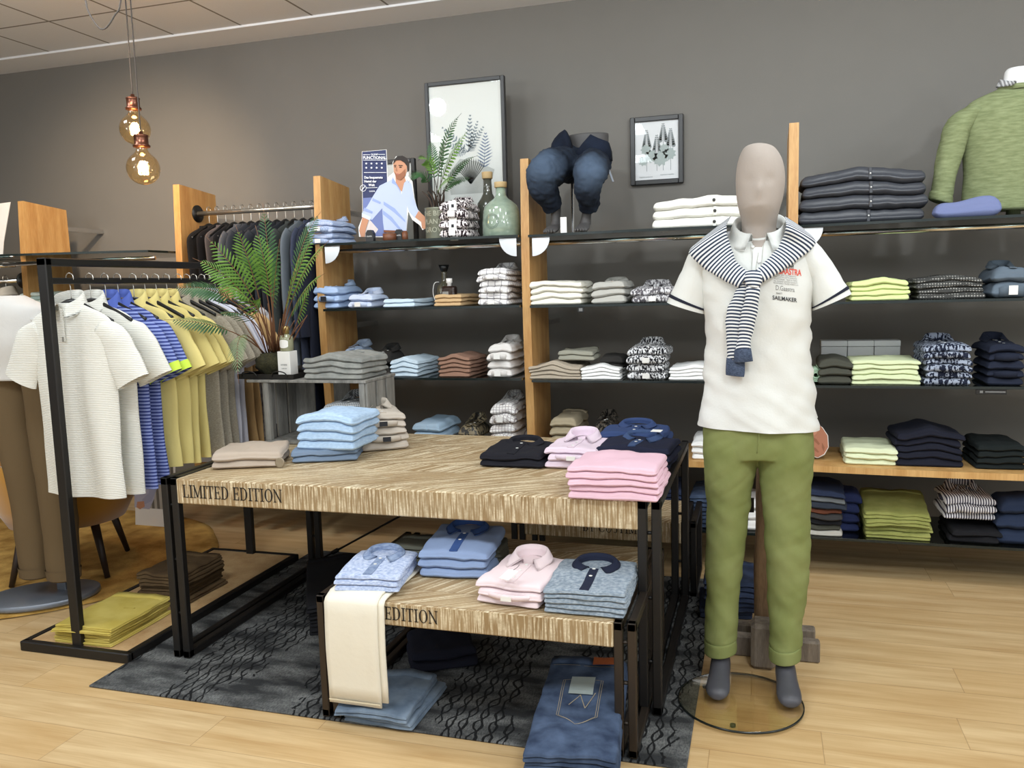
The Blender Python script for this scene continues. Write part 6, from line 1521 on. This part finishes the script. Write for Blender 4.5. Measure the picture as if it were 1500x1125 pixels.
# pocket, patch and tag on the top pair of jeans
jt = [o for o in COL.objects if o.name.startswith('folded_jeans') and o.type == 'EMPTY'][-1]
jt['label'] = 'blue jeans with leather patch and stitched pocket, topmost under small table'
thread = mat('tan_topstitch', (150, 140, 120), .8); leather = mat('cognac_leather', (150, 78, 42), .5)
inv = jt.matrix_basis.inverted() @ Mx
bvj = None
for o in COL.objects:
    if o.parent == jt and o.name.startswith('folded_body'):
        bvj = BVHTree.FromPolygons([v.co for v in o.data.vertices], [tuple(p.vertices) for p in o.data.polygons])
def jz(p):
    q = inv @ V(p); h_ = bvj.ray_cast(V((q.x, q.y, .5)), V((0, 0, -1)))[0]; return V((q.x, q.y, (h_.z if h_ else q.z)+.0018))
def jstrip(pts, w, m, name, closed=False, lift=0):
    g = G(); n = len(pts); 
    for k in range(n if closed else n-1):
        a, b = V((*pts[k], 0)), V((*pts[(k+1) % n], 0)); d = (b-a).normalized(); s = V((-d.y, d.x, 0))*w/2; K = 6
        vs = [jz(tuple((a.lerp(b, i/K)+s*sg)))+V((0, 0, lift)) for i in range(K+1) for sg in (-1, 1)]
        g.add(vs, [(2*i, 2*i+1, 2*i+3, 2*i+2) for i in range(K)])
    return g.build(name, m, jt, False)
for e in (0, .006):
    s_ = W*.24-e; jstrip([(-s_, D*.70), (s_, D*.70), (s_*.95, D*.34), (0, D*.26), (-s_*.95, D*.34)], .0016, thread, 'pocket_stitching', True)
jstrip([(-.03, D*.44), (.0, D*.54), (.02, D*.42), (.045, D*.56)], .0025, thread, 'pocket_embroidery')
jstrip([(0.0, D*.73), (0.0, D*.54)], .075, mat('pale_grey_tag', (150, 160, 158), .7), 'paper_tag', lift=.002)
jstrip([(W*.08, D*.92), (W*.36, D*.92)], .05, leather, 'leather_patch', lift=.011)
jstrip([(-W*.42, D*.89), (W*.44, D*.89)], .0018, thread, 'waist_stitching')
jg = F('ribbed_blue_denim', (88, 104, 122), kind='denim', col2=(110, 126, 142), s=2)
on_table('grey-blue folded trousers', 'on rug under small table', 'trousers', lden, 2, (492, 1060), (600, 1074), RZ, .30, 1036, jit=3)
on_top('black folded trousers', 'on rug behind the small table', 'trousers', blkk, 4, (452, 878), (560, 884), (500, 812), .14, RZ, jit=3)
on_top('navy folded knit', 'deep under the small table', 'sweater', navk, 2, (600, 950), (700, 955), (640, 915), .09, RZ, jit=2)
on_table('dark blue folded jeans', 'on floor behind the mannequin', 'jeans', F('midnight_denim', (30, 36, 52), kind='denim', col2=(52, 66, 98)), 4, (1028, 908), (1112, 914), .0095, .28, 852, jit=4)
# cream trousers hanging over the small table
a, b = at(475, 872, Z=ts+.01), at(556, 876, Z=ts+.01)
t = thing('hanging_trousers', ((a.x+b.x)/2, 2.285, ts), 0, 'cream trousers hanging over front edge of the small table', 'trousers')
crm = F('cream_twill', (228, 221, 202))
def drape(x0, x1, zb_, off, seed):
    g = G(); path = [(.30, .004), (.2, .004), (.08, .004), (.02, .004), (-.003, .0), (-.012, -.012), (-.014, -.05)]+[(-.014-.003*math.sin(q*5), -.05-(-(-.05)+0)*0+(zb_+.05)*q) for q in [.2, .4, .6, .8, 1]]
    n = 12; vs = []
    for side in (0, 1):
        for y, z in path:
            for k in range(n+1):
                x = x0+(x1-x0)*k/n; wv = .003*noise.noise(V((x*20, z*6+seed, 0)))*(1 if z < -.02 else 0)
                if z < -.01 or y < 0: vs.append((x, y-off-side*.006+wv-.003*side*0, z+0.002))
                else: vs.append((x, y, z+off+side*.006))
    R_ = len(path); N_ = R_*(n+1); fs = []
    for j in range(R_-1):
        for k in range(n): a_ = j*(n+1)+k; fs += [(a_, a_+1, a_+n+2, a_+n+1), (N_+a_, N_+a_+n+1, N_+a_+n+2, N_+a_+1)]
    for k in range(n): fs += [(k+1, k, N_+k, N_+k+1), ((R_-1)*(n+1)+k, (R_-1)*(n+1)+k+1, N_+(R_-1)*(n+1)+k+1, N_+(R_-1)*(n+1)+k)]
    for j in range(R_-1): a_ = j*(n+1); b2 = a_+n; fs += [(a_, a_+n+1, N_+a_+n+1, N_+a_), (b2+n+1, b2, N_+b2, N_+b2+n+1)]
    return g.add(vs, fs)
w_ = (b.x-a.x)/2
drape(-w_+.028, w_+.02, -.335, .0, 1).build('trouser_leg', crm, t); drape(-w_, w_, -.35, .007, 5).build('trouser_leg', crm, t)
g = G().box((0, -.0285, -.335), (2*w_-.004, .002, .004)); g.build('hem_seam', F('cream_seam', (214, 202, 172)), t, False)
# lettering on small table
st_ = [o for o in COL.objects if o.name.startswith('display_table') and 'small low' in o.get('label', '')][0]
g = G(); tw = .985-2*.026*.9; serif_text(g, 'LIMITED EDITION', .042, -tw/2+.003, -(3.0-2.285)/2-.0008, SZ-.008-.078+.02); g.build('lettering', ink, st_, False)
# round security tag and pink shirt tag
c = at(413, 684, Z=TZ); t = thing('security_tag', (c.x, c.y-.012, TZ+.0195), 0, 'round taupe security tag leaning on the taupe tees', 'tag'); t.rotation_euler = (PI/2-.12, 0, 0)
G().lathe([(0, -.004), (.019, -.004), (.0205, -.002), (.0205, .002), (.018, .004), (.012, .003), (0, .003)], 32).build('disc', mat('taupe_plastic', (138, 124, 102), .4), t)
def swing(px, py, z, w, h, rz, label, txt=None, rx=.25):
    c = at(px, py, Z=z); t = thing('hang_tag', (c.x, c.y, z), rz, label, 'tag'); t.rotation_euler = (rx, 0, rz)
    G().box((0, 0, 0), (w, h, .0012)).build('card', paper, t, False)
    G().tube([(0, h/2, .001), (.006, h/2+.015, .004), (.002, h/2+.03, .003)], .0008, 5).build('string', dark_button, t)
swing(745, 842, ts+.10, .036, .052, -.35, 'white hang tag on the blush pink shirt')
swing(962, 631, TZ+.118, .04, .03, -.2, 'white hang tag on the french blue polos', rx=.1)

# ------------------------------------------------------------------ driftwood stand, armchair, bust, posters
dw = mat('driftwood', (150, 122, 92), .85, kind='wood', col2=(104, 82, 60), s=1.6, bump=.8, bs=50); dw2 = mat('weathered_plank', (132, 120, 106), .85, kind='wood', col2=(92, 82, 72), s=2, bump=.6, bs=50)
t = thing('driftwood_stand', (0.01, 3.15, 0), 0, 'rough wooden post on crossed planks behind the mannequin', 'wooden stand')
g = G(); g.loft([(V((.015, 0, .0)), V((.05, 0, 0)), V((0, .03, 0))), (V((.012, 0, .3)), V((.045, 0, 0)), V((0, .03, 0))), (V((.004, .01, .6)), V((.032, 0, 0)), V((0, .026, 0))), (V((-.002, .02, 1.02)), V((.028, 0, 0)), V((0, .024, 0)))], 16, 4, disp=wrinkle(.006, 20, 8, 1), ex=.6); g.build('upright_beam', dw, t)
G().box((.0, -.13, .085), (.085, .10, .17), bev=.014).build('front_block', dw2, t, False)
G().box((.04, -.055, .04), (.32, .045, .08), bev=.006).build('cross_plank', dw2, t, False); G().box((.04, .06, .04), (.30, .05, .08), bev=.006).build('cross_plank', dw2, t, False)
G().tube([(-.03, -.03, .72), (-.045, -.04, .66), (-.05, -.045, .6)], .0015, 5).build('tag_string', dark_button, t)
G().box((-.05, -.048, .575), (.03, .003, .055), rz=.2).build('swing_tag', black_pl, t, False)
# armchair
ac = V((-3.395, 3.29, .0)); t = thing('armchair', (ac.x, ac.y, .0235), math.radians(30), 'mustard yellow bucket armchair with dark legs behind white polos', 'armchair')
vel = mat('mustard_velvet', (178, 126, 34), .8, sheen=.6, bump=.2, bs=80)
g = G(); n = 36; vs = []; prof = [(.18, .25), (.27, .265), (.325, .37), (.35, .52), (.36, .70), (.35, .725), (.33, .715), (.305, .53), (.27, .45), (.0, .44)]
for r, z in prof:
    for k in range(n):
        a = 2*PI*k/n; bk_ = (math.cos(a)*.5+.5); zz = z
        if z > .5: zz = .5+(z-.5)*(.32+.68*bk_**.7)
        vs.append((r*math.sin(a)*1.0, r*math.cos(a)*.95, zz))
fs = [(j*n+k, j*n+(k+1) % n, (j+1)*n+(k+1) % n, (j+1)*n+k) for j in range(len(prof)-1) for k in range(n)]+[tuple(range(n))[::-1]]
g.add(vs, fs); g.build('bucket_seat', vel, t)
G().lathe([(0, .452), (.22, .452), (.25, .47), (.25, .49), (.22, .51), (0, .515)], 32).build('seat_cushion', vel, t)
lg = mat('dark_stained_leg', (42, 30, 24), .5)
for sx in (-1, 1):
    for sy in (-1, 1): G().tube([(sx*.16, sy*.16, .27), (sx*.215, sy*.225, 0)], [.022, .013], 12).build('leg', lg, t)
# display bust with brown trousers
bs_ = V((-3.20, 2.91, .022)); t = thing('clothing_bust', bs_, 0, 'headless display stand in pale jacket and brown trousers at left edge', 'mannequin')
gm_ = mat('grey_metal_base', (128, 134, 144), .35, .6)
g = G().lathe([(0, 0), (1, 0), (1.01, .006), (1, .022), (.985, .025), (0, .025)], 56); g.v = [(x*.245+z*0, y*.17, z) for x, y, z in g.v]; Mr = Matrix.Rotation(math.radians(38), 4, 'Z'); g.v = [tuple(Mr @ V(v)) for v in g.v]; g.build('base_plate', gm_, t)
G().bar((.06, .06, .024), (.06, .06, .95), .05, .014).build('flat_pole', gm_, t, False)
bt = F('olive_brown_twill', (104, 84, 56), bump=.3, bs=180); g = G()
zb = .12
for s in (-1, 1): g.loft([(V((s*.10+.03, 0, 1.08)), V((.10, 0, 0)), V((0, .09, 0))), (V((s*.095+.05, 0, .75)), V((.095, 0, 0)), V((0, .085, 0))), (V((s*.085+.07, -.01, .45)), V((.08, 0, 0)), V((0, .07, 0))), (V((s*.08+.07, -.01, zb+.02)), V((.072, 0, 0)), V((0, .065, 0))), (V((s*.08+.07, -.01, zb)), V((.07, 0, 0)), V((0, .062, 0)))], 26, 5, disp=wrinkle(.008, 9, 7, 12+s))
tb2 = g.build('trousers', bt, t)
for s in (-1, 1): G().loft([(V((s*.08+.07, -.01, zb-.004)), V((.076, 0, 0)), V((0, .068, 0))), (V((s*.08+.07, -.01, zb+.04)), V((.078, 0, 0)), V((0, .07, 0)))], 26, 2, (False, False), disp=wrinkle(.004, 9, 7, 12+s)).build('turned_up_hem', bt, tb2)
pj_ = F('pale_grey_jacket_cloth', (202, 200, 196)); g = G()
g.loft([(V((-.02, 0, 1.40)), V((.07, 0, 0)), V((0, .05, 0))), (V((-.02, 0, 1.375)), V((.13, 0, 0)), V((0, .08, 0))), (V((-.02, 0, 1.33)), V((.21, 0, 0)), V((0, .10, 0))), (V((-.02, 0, 1.2)), V((.22, 0, 0)), V((0, .12, 0))), (V((-.02, 0, 1.1)), V((.2, 0, 0)), V((0, .115, 0))), (V((-.02, 0, 1.03)), V((.205, 0, 0)), V((0, .12, 0)))], 36, 5, disp=wrinkle(.008, 9, 7, 3)); jk = g.build('jacket', pj_, t)
for s in (-1, 1): G().loft([(V((-.02+s*.2, 0, 1.30)), V((.06, 0, 0)), V((0, .07, 0))), (V((-.02+s*.24, 0, 1.2)), V((.058, 0, 0)), V((0, .065, 0))), (V((-.02+s*.26, -.01, 1.08)), V((.05, 0, 0)), V((0, .055, 0)))], 22, 5, disp=wrinkle(.006, 12, 9, s)).build('sleeve', pj_, jk)
# life-size poster of a jacket wearer, standing at the wall
def post_extra(t, Y): pass
card('poster_panel', 'life-size printed panel of person in grey-blue jacket near floor', 'poster', 4.03, [(196, 560), (255, 562), (255, 748), (196, 744)],
     [('printed_striped_wall', F('print_striped_wall', (176, 170, 160), kind='stripe_x', col2=(112, 106, 98), s=26, bump=0), [(197, 562), (254, 564), (254, 747), (197, 743)]), ('printed_jacket', pm('blue_grey_jacket', (176, 176, 196)), [(197, 640), (214, 668), (224, 690), (230, 708), (226, 730), (219, 746), (197, 743)]), ('printed_sleeve', pm('blue_grey_sleeve', (160, 162, 188)), [(216, 680), (226, 694), (230, 716), (222, 734), (210, 740), (208, 732), (218, 722), (217, 706)]), ('printed_hand', skin, [(201, 735), (211, 734), (212, 742), (205, 746), (200, 743)])], floor=.0, snap=.16)
t = thing('poster_panel', (0, 0, 0), 0, 'white poster panel on the glass shelf at far left edge', 'poster')
pts = [at(x, y, Y=4.05) for x, y in ((-60, 306), (15, 296), (5, 355), (2, 366), (-60, 372))]
pts[3].z = pts[4].z = 1.656
G().add(pts+[p+V((0, .004, 0)) for p in pts], [tuple(range(5))[::-1], tuple(range(5, 10))]+[(k, (k+1) % 5, (k+1) % 5+5, k+5) for k in range(5)]).build('panel', paper, t, False)
# mint and white tees behind the rack
SH['L'] = 1.281
def left_stack(desc, place, m, n, xa, xb, Y, z, H, **k):
    a, b = at(xa, 430, Y=Y).x, at(xb, 430, Y=Y).x; stack(desc, place, 'tee', m, n, ((a+b)/2, Y, z), b-a, .26, H, **k)
left_stack('emerald green folded tee', 'beneath the mint and white ones', F('emerald_cotton', (70, 150, 118)), 2, 22, 78, 4.03, 1.281, .04, jit=4)
left_stack('mint and white folded tee', 'behind the rack upright', F('white_mint_cotton', (214, 226, 216)), 5, 24, 74, 4.03, 1.322, .125, mats=[F('white_mint_cotton', (214, 226, 216)), F('pale_teal_cotton', (176, 200, 192))], jit=2)
left_stack('bottle green packaged tee', 'right of the mint and white stack', F('deep_bottle_green', (48, 72, 66)), 4, 80, 112, 4.03, 1.281, .13, jit=3)
# dark garments hanging below the glass shelf behind the crate
for k in range(5):
    x = -2.98+k*.13; t = thing('hanging_trousers', (x, 4.2, .90), 0, ['charcoal', 'navy', 'slate', 'black', 'midnight blue'][k]+' trousers hanging below the low glass shelf behind crate', 'trousers', 'trousers under the suit rail')
    m = F('trouser_cloth_'+'abcde'[k], [(52, 54, 58), (36, 42, 62), (66, 72, 84), (30, 30, 34), (40, 46, 70)][k], bump=.15)
    G().loft([(V((0, 0, 0)), V((.03, 0, 0)), V((0, .16, 0))), (V((0, 0, -.3)), V((.028, 0, 0)), V((0, .15, 0))), (V((.004, 0, -.72)), V((.026, 0, 0)), V((0, .11, 0)))], 22, 6, disp=wrinkle(.008, 12, 8, k)).build('trouser_legs', m, t)
    G().tube([(0, 0, 0), (0, 0, .022), (0, .01, .027)], .002, 6).build('hook', rail_m, t)

rj = [o for o in COL.objects if o.name.startswith('hanging_jacket') and 'silver' in o.get('label', '')][0]
inv_ = rj.matrix_basis.inverted()
kp = [inv_ @ at(x, y, Y=3.55) for x, y in ((322, 588), (338, 592), (352, 604), (346, 620), (334, 640))]
G().loft([(kp[0], V((.02, 0, .02)), V((0, .03, 0))), (kp[1], V((.02, 0, .045)), V((0, .045, 0))), (kp[2], V((.045, 0, .03)), V((0, .05, 0))), (kp[3], V((.05, 0, -.01)), V((0, .045, 0))), (kp[4], V((.04, 0, 0)), V((0, .035, 0))), (kp[4]+V((-.005, 0, -.10)), V((.05, 0, 0)), V((0, .03, 0)))], 22, 5, disp=wrinkle(.012, 22, 22, 4)).build('knotted_sleeve', rain, rj)

on_table('olive-grey folded trousers', 'behind the blue polos on the small table', 'trousers', F('olive_grey_twill', (92, 92, 80)), 2, (566, 824), (735, 830), ts, .16, 800, jit=2)
for (px, py, Y, w_, h_, lb_) in ((850, 455, 3.992, .03, .026, 'tiny black price clip under the second shelf'), (1453, 571, 3.992, .12, .022, 'narrow black brand strip under third shelf at right')):
    c = at(px, py, Y=Y); z_ = (SH['Bs2'] if px < 1000 else SH['Cs3'])-.0125
    t = thing('shelf_sign', (c.x, Y+.012, z_), 0, lb_, 'sign'); G().box((0, 0, -h_/2), (w_, .004, h_), bev=.0008).build('plate', black_pl, t, False)
    if px > 1000: G().box((-.038, -.0024, -h_/2), (.012, .0006, .010)).build('printed_emblem', gt, t, False); G().box((.016, -.0024, -h_/2), (.078, .0006, .005)).build('printed_bar', gt, t, False)
    else: G().box((0, -.0024, -h_/2), (w_*.6, .0006, h_*.55)).build('printed_slip', gt, t, False)
